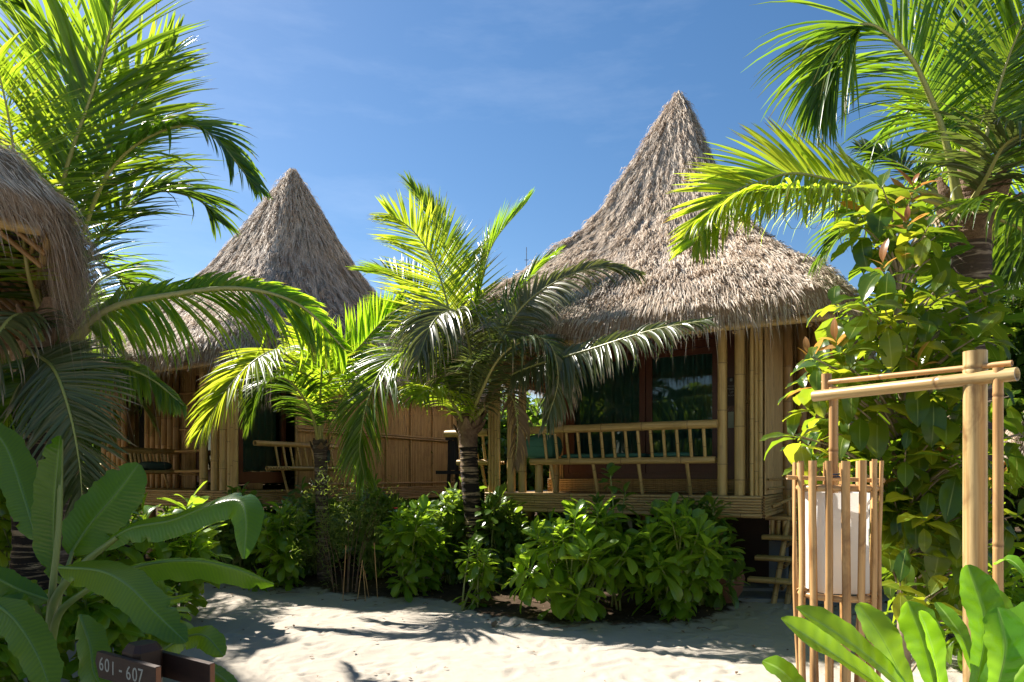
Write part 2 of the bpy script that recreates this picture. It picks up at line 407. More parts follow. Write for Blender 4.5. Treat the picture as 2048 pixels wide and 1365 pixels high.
def pole(name, p0, p1, r, parent=None, mat='bamboo', inter=.32, sides=12, r2=None, bend=0.0, seed=None):
    p0 = Vector(p0); p1 = Vector(p1); d = p1 - p0
    me = pole_mesh(d.length, r, sides, inter, r2=r2, bend=bend, seed=seed); me.materials[0] = M[mat]
    q = d.to_track_quat('Z', 'Y')
    return link(name, me, parent, Matrix.Translation(p0) @ q.to_matrix().to_4x4())

def slat_panel(parent, a, b, z0, z1, sw=.026, horiz=False, mat='slats', name='slat_panel'):
    a = np.array(a, float); b = np.array(b, float); L = np.linalg.norm(b - a); d = (b - a) / L; nrm = np.array([d[1], -d[0]])
    G = Geo(); r = sw * .5; sides = 6; ang = np.linspace(0, 2 * np.pi, sides, endpoint=False)
    if not horiz:
        n = int(L / sw); c = a[None] + d[None] * ((np.arange(n) + .5) * L / n)[:, None]
        off = rng.uniform(-.003, .003, n)
        ring = np.stack([c[:, None, 0] + d[0] * np.cos(ang) * r + nrm[0] * (np.sin(ang) * r * .6 + off[:, None]), c[:, None, 1] + d[1] * np.cos(ang) * r + nrm[1] * (np.sin(ang) * r * .6 + off[:, None])], -1)
        zz = np.linspace(z0, z1, 2)
        V = np.concatenate([np.broadcast_to(ring[:, None], (n, 2, sides, 2)), np.broadcast_to(zz[None, :, None, None], (n, 2, sides, 1))], -1)
    else:
        n = max(1, int((z1 - z0) / sw)); zc = z0 + (np.arange(n) + .5) * (z1 - z0) / n
        e = np.stack([a, b]); off = rng.uniform(-.003, .003, n)
        xy = e[None, :, None, :] + nrm[None, None, None, :] * (np.sin(ang)[None, None, :, None] * r * .6 + off[:, None, None, None])
        V = np.concatenate([np.broadcast_to(xy, (n, 2, sides, 2)), np.broadcast_to((zc[:, None, None] + np.cos(ang)[None, None] * r)[..., None], (n, 2, sides, 1))], -1)
    G.add(V, grid_q(n, 2, sides, True), np.repeat(rng.random(n), 2 * sides), 0)
    o = G.build(name, M[mat], parent); o['kind'] = 'stuff'
    return o

# ------------------------------------------------------------------ thatched hut
PF = np.array([0, .03, .1, .2, .3, .39, .5, .65, .8, .92, 1.0]); PZ = np.array([7.34, 7.10, 6.66, 5.96, 5.32, 4.85, 4.45, 4.0, 3.6, 3.26, 2.98])
OUTL = {}
def outline(a, b):
    if (a, b) not in OUTL:
        n = 2 / 22.0; q = np.linspace(0, np.pi / 2, 4000); q = np.concatenate([q ** 5 / (np.pi / 2) ** 4 * .5, (np.pi / 2) - (q ** 5 / (np.pi / 2) ** 4 * .5)[::-1]])
        x = a * np.abs(np.cos(q)) ** n; y = b * np.abs(np.sin(q)) ** n
        x = np.concatenate([x, -x[::-1], -x, x[::-1]]); y = np.concatenate([y, y[::-1], -y, -y[::-1]])
        d = np.r_[0, np.cumsum(np.hypot(np.diff(x), np.diff(y)))]; OUTL[(a, b)] = (d / d[-1] * 2 * np.pi, x, y)
    return OUTL[(a, b)]
def roof_pt(f, t, a, b, off=0.0):
    d, ox, oy = outline(a, b); tm = np.mod(t, 2 * np.pi)
    x = f * np.interp(tm, d, ox); y = f * np.interp(tm, d, oy)
    z = np.interp(f, PF, PZ)
    return np.stack([x, y, z + off], -1)
def perim_t(n, a, b, rg): return rg.random(n) * 2 * np.pi
def unit(v): return v / (np.linalg.norm(v, axis=-1, keepdims=True) + 1e-9)
def roof_meshes(a, b, nblade, nfringe, seed, fringe=(.12, .5), bw=1.0, lenf=None, rsc=.9):
    rg = np.random.default_rng(seed)
    # solid mass
    T_ = np.linspace(0, 2 * np.pi, 241)[:-1]; Fs = np.linspace(0.012, 1, 64)
    FF, TT = np.meshgrid(Fs, T_, indexing='ij'); Pm = roof_pt(FF, TT, a, b)
    Pm[..., 2] += .11 * fbm(TT * 9, FF * 12, 4, seed) * np.minimum(1, FF * 4)
    Pi = roof_pt(Fs[::-1][:, None] * .99 + 0 * TT, np.broadcast_to(T_[None], TT.shape), a, b, -.20)
    Vm = np.concatenate([Pm, Pi]); base = mk('roof', Vm, grid_q(1, len(Vm), len(T_), True)[:, ::-1], M['thatch_base'])
    # blades
    def blades(f, t, lift, L, W_, hang=0.0, off=0.02):
        e = .01; p = roof_pt(f, t, a, b); D = unit(roof_pt(np.minimum(f + e, 1), t, a, b) - roof_pt(np.minimum(f + e, 1) - e, t, a, b))
        S = unit(roof_pt(f, t + .002, a, b) - roof_pt(f, t - .002, a, b)); N = unit(np.cross(S, D)); N *= np.sign(N[:, 2:3] + 1e-6)
        n = len(f); u = t * 9; vv = f * 12
        p = p + [0, 0, 1] * (.11 * fbm(u, vv, 4, seed) * np.minimum(1, f * 4))[:, None]
        D = unit(D + S * rg.normal(0, .09, n)[:, None] + S * (.5 * fbm(t * 14, f * 22, 3, seed + 2))[:, None] - hang[:, None] * np.array([0, 0, 1.0]))
        W = unit(np.cross(D, N) + N * rg.normal(0, .35, n)[:, None])
        k = np.array([0, .5, 1.0]); wd = np.array([.9, .85, .1])
        P0 = p + N * off
        ctr = P0[:, None] + D[:, None] * (L[:, None] * k)[..., None] + N[:, None] * (lift[:, None] * np.sin(k * 2.2)[None] * L[:, None])[..., None] - np.array([0, 0, 1.0]) * (L[:, None] ** 2 * k ** 2 * .35 * (1 + hang[:, None]))[..., None]
        hw = (W_[:, None] * wd)[..., None] * W[:, None] * .5
        return np.stack([ctr - hw, ctr + hw], 2)
    n = nblade; f = np.sqrt(rg.uniform(.0, 1, n)) ; f = np.where(rg.random(n) < .35, f * .55, f); f = np.clip(f, .01, .995); t = perim_t(n, a, b, rg)
    cl = fbm(t * 22, f * 26, 3, seed + 5); lift = np.clip(.06 + cl * 1.2 + rg.normal(0, .09, n), -.03, .7); L = rg.uniform(.07, .20, n); W_ = rg.uniform(.005, .014, n) * bw
    Vb = blades(f, t, lift, L, W_, np.zeros(n))
    r1 = np.clip(rg.random(n) * .8 + .25 * fbm(t * 10, f * 14, 3, seed + 8) + .1, 0, 1)
    m = nfringe; f2 = rg.uniform(.955, 1.0, m); t2 = perim_t(m, a, b, rg)
    L2 = rg.uniform(fringe[0], fringe[1] * .62, m) + (rg.random(m) < .08) * rg.uniform(0, fringe[1] * .7, m); L2 = L2 * (lenf(roof_pt(f2, t2, a, b)) if lenf else 1.0); L2 *= .75 + .9 * (fbm(t2 * 13, t2 * 0, 3, seed + 6) + .4)
    Vf = blades(f2, t2, rg.normal(0, .15, m), L2, rg.uniform(.004, .012, m) * bw, rg.uniform(.1, 1.6, m), off=0)
    Vf[..., 2] += rg.uniform(-.17, .03, m)[:, None, None]
    r2_ = rg.random(m) * rsc
    al = np.array([0, .35, .8])
    VV = np.concatenate([Vb.reshape(-1, 3), Vf.reshape(-1, 3)])
    R = np.concatenate([np.repeat(r1, 6), np.repeat(r2_, 6)]); A = np.concatenate([np.zeros(n * 6), np.tile(np.repeat(al, 2), m)])
    th = mk('thatch', VV, grid_q(n + m, 3, 2), M['thatch'], R, A)
    return base, th

YAW = math.atan2(-.484, .875)
DZ = 1.13
def fascia(parent, a, b, z=DZ):
    a = Vector((*a, 0)); b = Vector((*b, 0))
    k = z
    for i, r in enumerate((.017, .014, .014, .015, .014, .014, .024)):
        k -= r; pole('deck_pole', (a.x, a.y, k), (b.x, b.y, k), r, parent, 'slats', .45, 8); k -= r + .001
def post(parent, x, y, z0, z1, r, mat='bamboo', name='post'):
    return pole(name, (x, y, z0), (x, y, z1), r, parent, mat, .5, 12, r2=r * .93)
def box_part(parent, name, mat, x0, x1, y0, y1, z0, z1):
    G = Geo(); G.box(x0, x1, y0, y1, z0, z1); return G.build(name, M[mat], parent, False)
def glass_door(parent, x0, x1, y, z0, z1, mid=None, curtain=True):
    """in hut coordinates, facing -y"""
    d = Geo(); fw = .07
    d.box(x0, x0 + fw, y - .04, y + .04, z0, z1); d.box(x1 - fw, x1, y - .04, y + .04, z0, z1)
    d.box(x0 + fw, x1 - fw, y - .04, y + .04, z1 - .09, z1); d.box(x0 + fw, x1 - fw, y - .045, y + .045, z0, z0 + .07)
    fr = d.build('door_frame', M['mahog'], parent, False)
    edges = [x0 + fw] + ([mid] if mid is not None else []) + [x1 - fw]
    for i in range(len(edges) - 1):
        l, r = edges[i] + .003, edges[i + 1] - .003; s = .075; G = Geo(); yy = y - .012 + .02 * i
        G.box(l, l + s, yy - .02, yy + .02, z0 + .073, z1 - .093); G.box(r - s, r, yy - .02, yy + .02, z0 + .073, z1 - .093)
        G.box(l + s, r - s, yy - .02, yy + .02, z1 - .17, z1 - .093); G.box(l + s, r - s, yy - .02, yy + .02, z0 + .073, z0 + .19)
        lf = G.build('sliding_door', M['mahog'], parent, False)
        G = Geo(); G.add([(l + s, yy, z0 + .19), (r - s, yy, z0 + .19), (r - s, yy, z1 - .17), (l + s, yy, z1 - .17)], [(0, 1, 2, 3)])
        G.build('pane', M['glass'], lf, False)
        if curtain:
            xx = np.linspace(l + .03, r - .02, 90); ph = rng.uniform(0, 6)
            yc = yy + .16 + .03 * np.sin(xx * 48 + ph + 1.5 * np.sin(xx * 7)); zz = np.array([z0 + .1, z1 - .12])
            Vc = np.stack([np.stack([xx, yc + .0 * z, np.full_like(xx, z)], -1) for z in zz]); G = Geo(); G.add(Vc, grid_q(1, 2, 90)); G.build('curtain', M['curtain'], parent)
    return fr

roof_a, roof_b = 2.6, 3.8
RB, RT = roof_meshes(roof_a, roof_b, 150000, 30000, 11, (.06, .30))
def rafters(h, a, b, sp=.34):
    """bamboo rafters and battens under the eaves"""
    for sx in (-1, 1):
        for y in np.arange(-b * .82, b * .83, sp):
            pole('rafter', (sx * a * .56, y * .9, 3.62), (sx * a * .95, y, 2.74), .02, h, 'bamboo_dk', .4, 6)
        for f in (.93, .86): pole('batten', (sx * a * f, -b * .84, np.interp(f, PF, PZ) - .36), (sx * a * f, b * .84, np.interp(f, PF, PZ) - .36), .02, h, 'bamboo', .4, 6)
    pole('eave_pole', (-a * .2, -b * .955, 2.80), (a * .93, -b * .955, 2.80), .04, h, 'bamboo', .5, 10)
    pole('eave_pole', (a * .955, -b * .93, 2.79), (a * .955, b * .6, 2.79), .035, h, 'bamboo', .5, 10)
    for sy in (-1, 1):
        for x in np.arange(-a * .85, a * .86, sp): pole('rafter', (x * .9, sy * b * .7, 3.52), (x, sy * b * .95, 2.74), .02, h, 'bamboo_dk', .4, 6)
        for f in (.94, .88): pole('batten', (-a * .84, sy * b * f, np.interp(f, PF, PZ) - .36), (a * .84, sy * b * f, np.interp(f, PF, PZ) - .36), .02, h, 'bamboo', .4, 6)

def hut_shell(name, loc, yaw, label, rb=RB, rt=RT, a=roof_a, b=roof_b, raft=True):
    h = empty(name, loc, yaw); tag(h, label, 'hut', 'thatched bamboo huts with pointed roofs')
    r = link('roof', rb, h); t = link('thatch', rt, r); t['kind'] = 'stuff'
    if raft: rafters(h, a, b)
    return h

def body(h, x0, x1, y0, y1, sides='rlb', z0=DZ, z1=3.5):
    ins = .06
    if 'r' in sides: slat_panel(h, (x1, y0), (x1, y1), z0, z1)
    if 'l' in sides: slat_panel(h, (x0, y1), (x0, y0), z0, z1)
    if 'b' in sides: slat_panel(h, (x1, y1), (x0, y1), z0, z1)
    G = Geo()
    G.box(x0 + ins, x1 - ins, y1 - .1, y1 - ins, z0, z1); G.box(x0 + ins, x0 + .1, y0 + .3, y1 - .1, z0, z1); G.box(x1 - .1, x1 - ins, y0 + .3, y1 - .1, z0, z1)
    G.build('inner_wall', M['plaster'], h, False)

# ---- hut 2 (the main one on the right)
H2 = hut_shell('thatched_hut', (2.58, 10.56, 0), YAW, 'bamboo hut on stilts with long railing bench, steps and tall curved thatch spire')
fascia(H2, (1.70, -3.1), (-1.62, -3.1)); fascia(H2, (1.715, -3.06), (1.715, -1.5))
box_part(H2, 'deck_floor', 'slats', -1.62, 1.68, -3.07, -1.52, DZ - .06, DZ - .004)
box_part(H2, 'deck_floor', 'slats', -1.15, 2.28, -1.515, 3.0, DZ - .06, DZ - .004)
for x, r in ((1.29, .053), (1.47, .056)): post(H2, x, -3.02, DZ, 3.42, r)
for x in (1.60, 1.645, 1.685): post(H2, x, -3.06, DZ, 3.38, .022, 'bamboo')
for x, r in ((-1.14, .05), (-1.30, .053)): post(H2, x, -3.0, DZ, 3.42, r)
for x in (-1.46, -1.50, -1.545, -1.59): post(H2, x, -3.04, DZ, 3.38, .021, 'bamboo')
post(H2, -.92, -2.98, DZ, 1.50, .05); post(H2, -.80, -2.75, DZ, 1.50, .042)
pole('beam', (-1.7, -3.0, 3.16), (1.75, -3.0, 3.16), .05, H2, 'bamboo_dk')
pole('beam', (-1.7, -3.0, 3.03), (1.75, -3.0, 3.03), .035, H2, 'bamboo_dk')
# raised sill with thin horizontal bamboo below the door, back wall
slat_panel(H2, (-1.15, -2.26), (1.70, -2.26), DZ, 1.30, .024, True)
box_part(H2, 'door_sill', 'slats', -1.15, 1.70, -2.25, -2.0, 1.27, 1.30)
glass_door(H2, -.95, 1.14, -2.15, 1.30, 2.98, .17)
box_part(H2, 'door_post', 'mahog', 1.143, 1.31, -2.2, -2.09, 1.30, 3.05)
box_part(H2, 'lintel', 'mahog', -1.1, 1.143, -2.2, -2.09, 2.983, 3.1)
slat_panel(H2, (1.31, -2.2), (1.70, -2.2), 1.30, 3.5); slat_panel(H2, (-1.15, -2.2), (-.95, -2.2), 1.30, 3.5)
slat_panel(H2, (-1.1, -2.16), (1.31, -2.16), 3.1, 3.55, .03, True)
pole('batten', (1.32, -2.23, 2.2), (1.69, -2.23, 2.2), .014, H2, 'slats'); pole('batten', (1.32, -2.23, 3.05), (1.69, -2.23, 3.05), .014, H2, 'slats')
# side return of the porch, and the wide dark posts behind
slat_panel(H2, (1.72, -3.0), (1.72, -1.72), DZ + .01, 3.5, .03)
for z in (1.2, 1.3): pole('batten', (1.745, -2.98, z), (1.745, -1.74, z), .013, H2, 'slats')
for x, y, r in ((1.76, -1.62, .075), (1.93, -1.56, .06), (2.09, -1.56, .055), (2.26, -1.56, .055)): post(H2, x, y, .5, 3.5, r, 'bamboo_dk')
slat_panel(H2, (1.70, -1.48), (2.3, -1.48), DZ, 3.5, .03, mat='slats')
for y in np.arange(-1.1, 2.9, .42): post(H2, 2.36, y, .2, 3.4, .05, 'bamboo_dk')
body(H2, -1.15, 2.3, -1.45, 3.0)
slat_panel(H2, (-1.15, -1.45), (-1.15, -2.2), DZ, 3.5)
for x in (-1.4, .2, 1.1):
    for y in (-2.3, -.4, 2.4): pole('stilt', (x, y, -.05), (x, y, DZ - .06), .06, H2, 'bamboo_dk')
box_part(H2, 'underfloor_shade_board', 'dkwood', -1.1, 1.6, -1.9, -1.86, 0.02, DZ - .065)  # dark board added to stand in for the shade under the deck
# landing and steps
LX0, LX1 = 1.62, 2.62
for i in range(9): pole('landing_pole', (LX0, -2.32 + i * .075, .86), (LX1, -2.32 + i * .075, .86), .026, H2, 'slats', .4, 8)
for i, (y, z) in enumerate(((-2.52, .66), (-2.72, .45), (-2.92, .24))):
    for k in range(3): pole('tread_pole', (LX0 - .04 * i, y + .055 * k - .04, z), (LX1, y + .055 * k - .04, z), .026, H2, 'bamboo', .4, 8)
for x in (1.80, 1.93, 2.45):
    pole('stringer', (x, -3.0, 0.0), (x + .06, -2.32, .84), .03, H2, 'slats', .3, 8)
for x, dx in ((1.70, 0), (1.765, .0), (1.83, .0)): pole('landing_post', (x, -2.36, 0.62), (x, -2.36, .84), .024, H2, 'slats', .3, 8)
for z in (.15, .36, .57): pole('step_support', (1.86, -2.93 + (z) * .75, z), (1.86, -1.9 + z * .3, z), .022, H2, 'slats', .3, 8)
box_part(H2, 'concrete_pier', 'block', 1.66, 1.84, -2.33, -2.1, -.02, .6)
pole('landing_post', (1.86, -2.2, .88), (1.84, -2.16, DZ - .02), .022, H2, 'slats'); pole('landing_post', (2.02, -1.9, .88), (2.02, -1.86, 1.2), .022, H2, 'slats')
pole('hand_rail', (1.73, -2.6, 1.0), (2.06, -1.9, 1.18), .018, H2, 'slats')
# lettering on the door post
def text(s, size, mtx, parent, mat, name='lettering', ext=.0012, align='CENTER'):
    c = bpy.data.curves.new(name, 'FONT'); c.body = s; c.size = size; c.extrude = ext; c.align_x = align; c.space_line = .95; c.materials.append(M[mat])
    c.resolution_u = 3
    tmp = bpy.data.objects.new('tmp', c); COL.objects.link(tmp); bpy.context.view_layer.update()
    me = bpy.data.meshes.new_from_object(tmp.evaluated_get(bpy.context.evaluated_depsgraph_get())); bpy.data.objects.remove(tmp)
    me.materials.clear(); me.materials.append(M[mat])
    return link(name, me, parent, mtx)
def facing(x, y, z): return Matrix.Translation((x, y, z)) @ Matrix.Rotation(math.radians(90), 4, 'X')
sgn = box_part(H2, 'door_notice', 'dkwood', 1.165, 1.29, -2.212, -2.203, 2.16, 2.50)
text('PLEASE', .026, facing(1.228, -2.215, 2.385), sgn, 'white')
text('MAKE', .042, facing(1.228, -2.215, 2.345), sgn, 'white')
text('UP', .036, facing(1.228, -2.215, 2.308), sgn, 'white')
text('ROOM', .026, facing(1.228, -2.215, 2.275), sgn, 'white')
G = Geo(); G.box(1.19, 1.255, -2.226, -2.22, 1.90, 2.09); G.add(*tube_vq([(1.222, -2.226, 2.12), (1.222, -2.22, 2.12)], .028, 12)); kt = G.build('door_hanger', M['card'], H2, False)
G = Geo(); G.box(1.208, 1.236, -2.216, -2.205, 2.45, 2.482); G.build('door_bell', M['white'], H2, False)

# ---- hut 1 (behind on the left)
H1 = hut_shell('thatched_hut', (-4.236, 13.2, 0), YAW, 'bamboo hut behind the palms on the left, its pointed thatch roof shaded on one side')
fascia(H1, (2.3, -3.2), (-2.4, -3.2)); fascia(H1, (2.3, -3.2), (2.3, 3.0))
box_part(H1, 'deck_floor', 'slats', -2.4, 2.28, -3.17, 3.0, DZ - .06, DZ - .004)
for x, r in ((1.55, .06), (1.80, .062), (1.98, .062), (2.12, .05)): post(H1, x, -3.12, DZ, 3.35, r)
for x in (2.19, 2.235, 2.275): post(H1, x, -3.15, DZ, 3.3, .024)
slat_panel(H1, (-2.4, -2.2), (-2.0, -2.2), DZ, 3.5); slat_panel(H1, (-.25, -2.2), (.12, -2.2), DZ, 3.5, .03)
for x in (-2.35, -2.2, -2.05, -1.9, -1.75, -1.08, -.93, -.78, -.62, -.46, -.31): post(H1, x, -2.25, DZ, 3.45, .055, 'bamboo_dk')
box_part(H1, 'window_dark_board', 'black', -1.72, -1.12, -2.0, -1.95, DZ, 3.4); slat_panel(H1, (-1.08, -2.18), (-.25, -2.18), DZ, 3.5, .03)  # black board stands in for the unlit dark inside the window
for x0_, x1_ in ((-.25, -.02), (-.02, .2)):
    for z in (1.35, 1.72, 2.1, 2.7): pole('batten', (x0_, -2.235, z), (x1_, -2.235, z), .014, H1, 'slats')
glass_door(H1, .12, 1.3, -2.15, DZ + .1, 2.98, .6)
slat_panel(H1, (.12, -2.2), (1.3, -2.2), 2.98, 3.5, .03, True); slat_panel(H1, (1.3, -2.2), (1.7, -2.2), DZ, 3.5)
# right-hand side: recessed glass bay then long wall
def side_glass(h, x, y0, y1, z0, z1):
    G = Geo(); s = .07
    G.box(x - .03, x + .03, y0, y0 + s, z0, z1); G.box(x - .03, x + .03, y1 - s, y1, z0, z1); G.box(x - .03, x + .03, y0 + s, y1 - s, z1 - .1, z1); G.box(x - .03, x + .03, y0 + s, y1 - s, z0, z0 + .16)
    f = G.build('window_frame', M['mahog'], h, False)
    G = Geo(); G.add([(x, y0 + s, z0 + .16), (x, y1 - s, z0 + .16), (x, y1 - s, z1 - .1), (x, y0 + s, z1 - .1)], [(0, 1, 2, 3)]); G.build('pane', M['glass'], f, False)
    yy = np.linspace(y0 + .03, y1 - .03, 70); xc = x - .15 + .025 * np.sin(yy * 50); V_ = np.stack([np.stack([xc, yy, np.full_like(yy, z)], -1) for z in (z0 + .1, z1 - .1)]); G = Geo(); G.add(V_, grid_q(1, 2, 70)); G.build('curtain', M['curtain'], h)
side_glass(H1, 2.05, -2.95, -2.1, DZ + .1, 2.95)
slat_panel(H1, (2.05, -2.98), (2.05, -2.1), 2.95, 3.5, .03, True)
slat_panel(H1, (2.27, -2.1), (2.27, 3.0), DZ, 3.5, .03)
for y in (-2.1, -1.4, -.7, 0, .7, 1.4, 2.1, 2.95): pole('batten', (2.30, y, DZ), (2.30, y, 3.4), .017, H1, 'slats', .5, 8)
for z in (1.2, 2.02, 2.06, 2.9): pole('batten', (2.315, -2.1, z), (2.315, 3.0, z), .016, H1, 'slats', .5, 8)
body(H1, -2.35, 2.27, -1.9, 3.0, 'lb')
for x in (-2.2, 0, 2.1):
    for y in (-2.9, 0, 2.7): pole('stilt', (x, y, -.05), (x, y, DZ - .06), .07, H1, 'bamboo_dk')
pole('hand_rail', (.75, -3.0, 1.70), (1.5, -3.12, 1.70), .018, H1, 'bamboo_dk'); pole('hand_rail', (.75, -3.0, 1.40), (1.5, -3.12, 1.40), .022, H1, 'bamboo_dk')

# ---- hut 3 (roof corner overhanging at top left, nearer the camera)
RB3, RT3 = roof_meshes(2.6, 2.6, 130000, 60000, 23, (.05, .34), .55, lambda q: np.where((q[:, 0] > 2.4) & (q[:, 1] > -2.45), 2.5, np.where(q[:, 1] < -2.4, .75, 1.5)), .45)
h3yaw = math.atan2(.79, -.62) - math.pi / 2    # local +y runs along v
H3 = hut_shell('thatched_hut', (-6.42, 4.78, .10), h3yaw, 'near bamboo hut whose shaggy thatched eave corner hangs in from the top left', RB3, RT3, 2.6, 2.6)
box_part(H3, 'deck_floor', 'slats', -1.6, 1.6, -1.6, 1.6, DZ - .1, DZ)
for p0, p1 in (((1.6, -1.6), (1.6, 1.6)), ((1.6, 1.6), (-1.6, 1.6)), ((-1.6, 1.6), (-1.6, -1.6)), ((-1.6, -1.6), (1.6, -1.6))):
    slat_panel(H3, p0, p1, DZ, 3.5, .03)
for x in (-1.65, 0, 1.65):
    for y in (-1.65, 0, 1.65): post(H3, x, y, -.05, 3.4, .06)

# ---- glimpse of another hut at the far right edge
RB4, RT4 = roof_meshes(2.2, 2.2, 20000, 8000, 31, (.15, .5), 1.8)
H4 = hut_shell('thatched_hut', (10.1, 10.2, -.9), YAW, 'thatched roof of a hut cut off at the far right beyond the palms', RB4, RT4, 2.2, 2.2, raft=False)
for p0, p1 in (((1.4, -1.4), (1.4, 1.4)), ((1.4, 1.4), (-1.4, 1.4)), ((-1.4, 1.4), (-1.4, -1.4)), ((-1.4, -1.4), (1.4, -1.4))): slat_panel(H4, p0, p1, .9, 3.5, .05)

# ------------------------------------------------------------------ benches
def bench(loc, yaw, L, label, z_top=.76, z_low=.38, nsp=14, scale=1.0, seat=True, legs=4, mat='bamboo', x_in=(.06, .035), flip=1):
    """x along the rail from 0 to -L; back leans towards -y; origin on the deck"""
    b = empty('bamboo_bench', loc, yaw); tag(b, label, 'bench', 'bamboo railing benches on the hut porches')
    f = flip
    pole('top_rail', (0, -.02 * f, z_top), (-L, -.02 * f, z_top), .047 * scale, b, mat, .55, 14)
    pole('seat_rail', (-.04, .07 * f, z_low), (-L + .13, .07 * f, z_low), .039 * scale, b, mat, .6, 14)
    for i in range(nsp):
        x = -L + min(.35, L * .3) + (L - min(.5, L * .45)) * i / (nsp - 1)
        pole('spindle', (x, -.015 * f, z_top), (x + .003, .07 * f, z_low), .019 * scale, b, mat, .25, 8)
    for i in range(legs):
        x = -L + min(.40, L * .35) + (L - min(.75, L * .6)) * i / (legs - 1)
        pole('leg', (x, .07 * f, z_low), (x + .02, .17 * f, 0.0), .021 * scale, b, mat, .3, 8)
    if seat:
        for k in range(8): pole('seat_slat', (-.06, (.13 + k * .052) * f, z_low + .0), (-L + .15, (.13 + k * .052) * f, z_low), .022, b, mat, .5, 8)
    return b
H2m = Matrix.Translation((2.58, 10.56, 0)) @ Matrix.Rotation(YAW, 4, 'Z')
H1m = Matrix.Translation((-4.236, 13.2, 0)) @ Matrix.Rotation(YAW, 4, 'Z')
bench(H2m @ Vector((1.26, -3.10, DZ)), YAW, 2.40, 'long bamboo bench with fourteen slanted spindles and green cushions on the near hut porch')
bench(H2m @ Vector((-1.62, -3.0, DZ)), YAW, .66, 'short bamboo bench half hidden behind the striped palm trunk', nsp=4, legs=2)
bench(H1m @ Vector((-.28, -2.25, DZ - .02)), YAW + math.radians(90), 1.15, 'bamboo bench seen end-on at the left porch of the far hut', z_top=.62, z_low=.29, nsp=11, legs=2, flip=-1)
bench(H1m @ Vector((2.42, -1.35, DZ - .03)), YAW + math.radians(90), 1.6, 'bamboo bench in front of the dark glass beside the thin palm trunk', z_top=.69, z_low=.34, nsp=9, legs=2, scale=.85, flip=-1)
for k in (-3.0, -1.5): pass

def cushion(name, loc, yaw, sx, sy, sz, mat, label, cat='cushion', group=None, e=2.6):
    u = np.linspace(-np.pi / 2, np.pi / 2, 15); v = np.linspace(0, 2 * np.pi, 29)[:-1]; U, V_ = np.meshgrid(u, v, indexing='ij')
    sp = lambda w_, p: np.sign(w_) * np.abs(w_) ** p
    x = sx * sp(np.cos(U), .5) * sp(np.cos(V_), 2 / e * .55); y = sy * sp(np.cos(U), .5) * sp(np.sin(V_), 2 / e * .55); z = sz * sp(np.sin(U), .8)
    z = z + .01 * fbm(x * 12 + 3, y * 12, 3, 5)
    G = Geo(); G.add(np.stack([x, y, z + sz], -1), grid_q(1, 15, 28, True)); o = G.build(name, M[mat]); o.location = loc; o.rotation_euler = (0, 0, yaw)
    # piping seam
    t = v; pp = np.stack([sx * sp(np.cos(t), .37), sy * sp(np.sin(t), .37), np.full_like(t, sz)], -1); pp = np.vstack([pp, pp[:1]])
    G = Geo(); G.add(*tube_vq(pp, .006, 5)); s = G.build('piping', M['fab_dk' if mat == 'fab_dk' else 'fab'], o)
    tag(o, label, cat, group); return o
cz = DZ + .405
cushion('bolster_cushion', H2m @ Vector((-.93, -2.83, cz)), YAW, .20, .2, .16, 'fab', 'fat green bolster cushion at the left end of the long bench')
cl = ['flat green seat cushion next to the bolster on the long bench', 'flat green seat cushion in the middle of the long bench', 'flat green seat cushion third from the bolster on the long bench', 'flat green seat cushion furthest from the bolster on the long bench']
for i in range(3): cushion('seat_cushion', H2m @ Vector((-.40 + i * .55, -2.80, cz)), YAW, .25, .2, .035, 'fab', cl[i], 'cushion', 'green cushions on the long bench')
cushion('seat_cushion', H1m @ Vector((-.05, -2.8, DZ + .29)), YAW, .16, .22, .07, 'fab_dk', 'dark flat cushion on the end-on bench of the far hut')
cushion('scatter_cushion', H1m @ Vector((2.25, -1.55, DZ + .38)), YAW, .09, .16, .14, 'fab_dk', 'dark square cushion behind the thin palm trunk on the far hut')

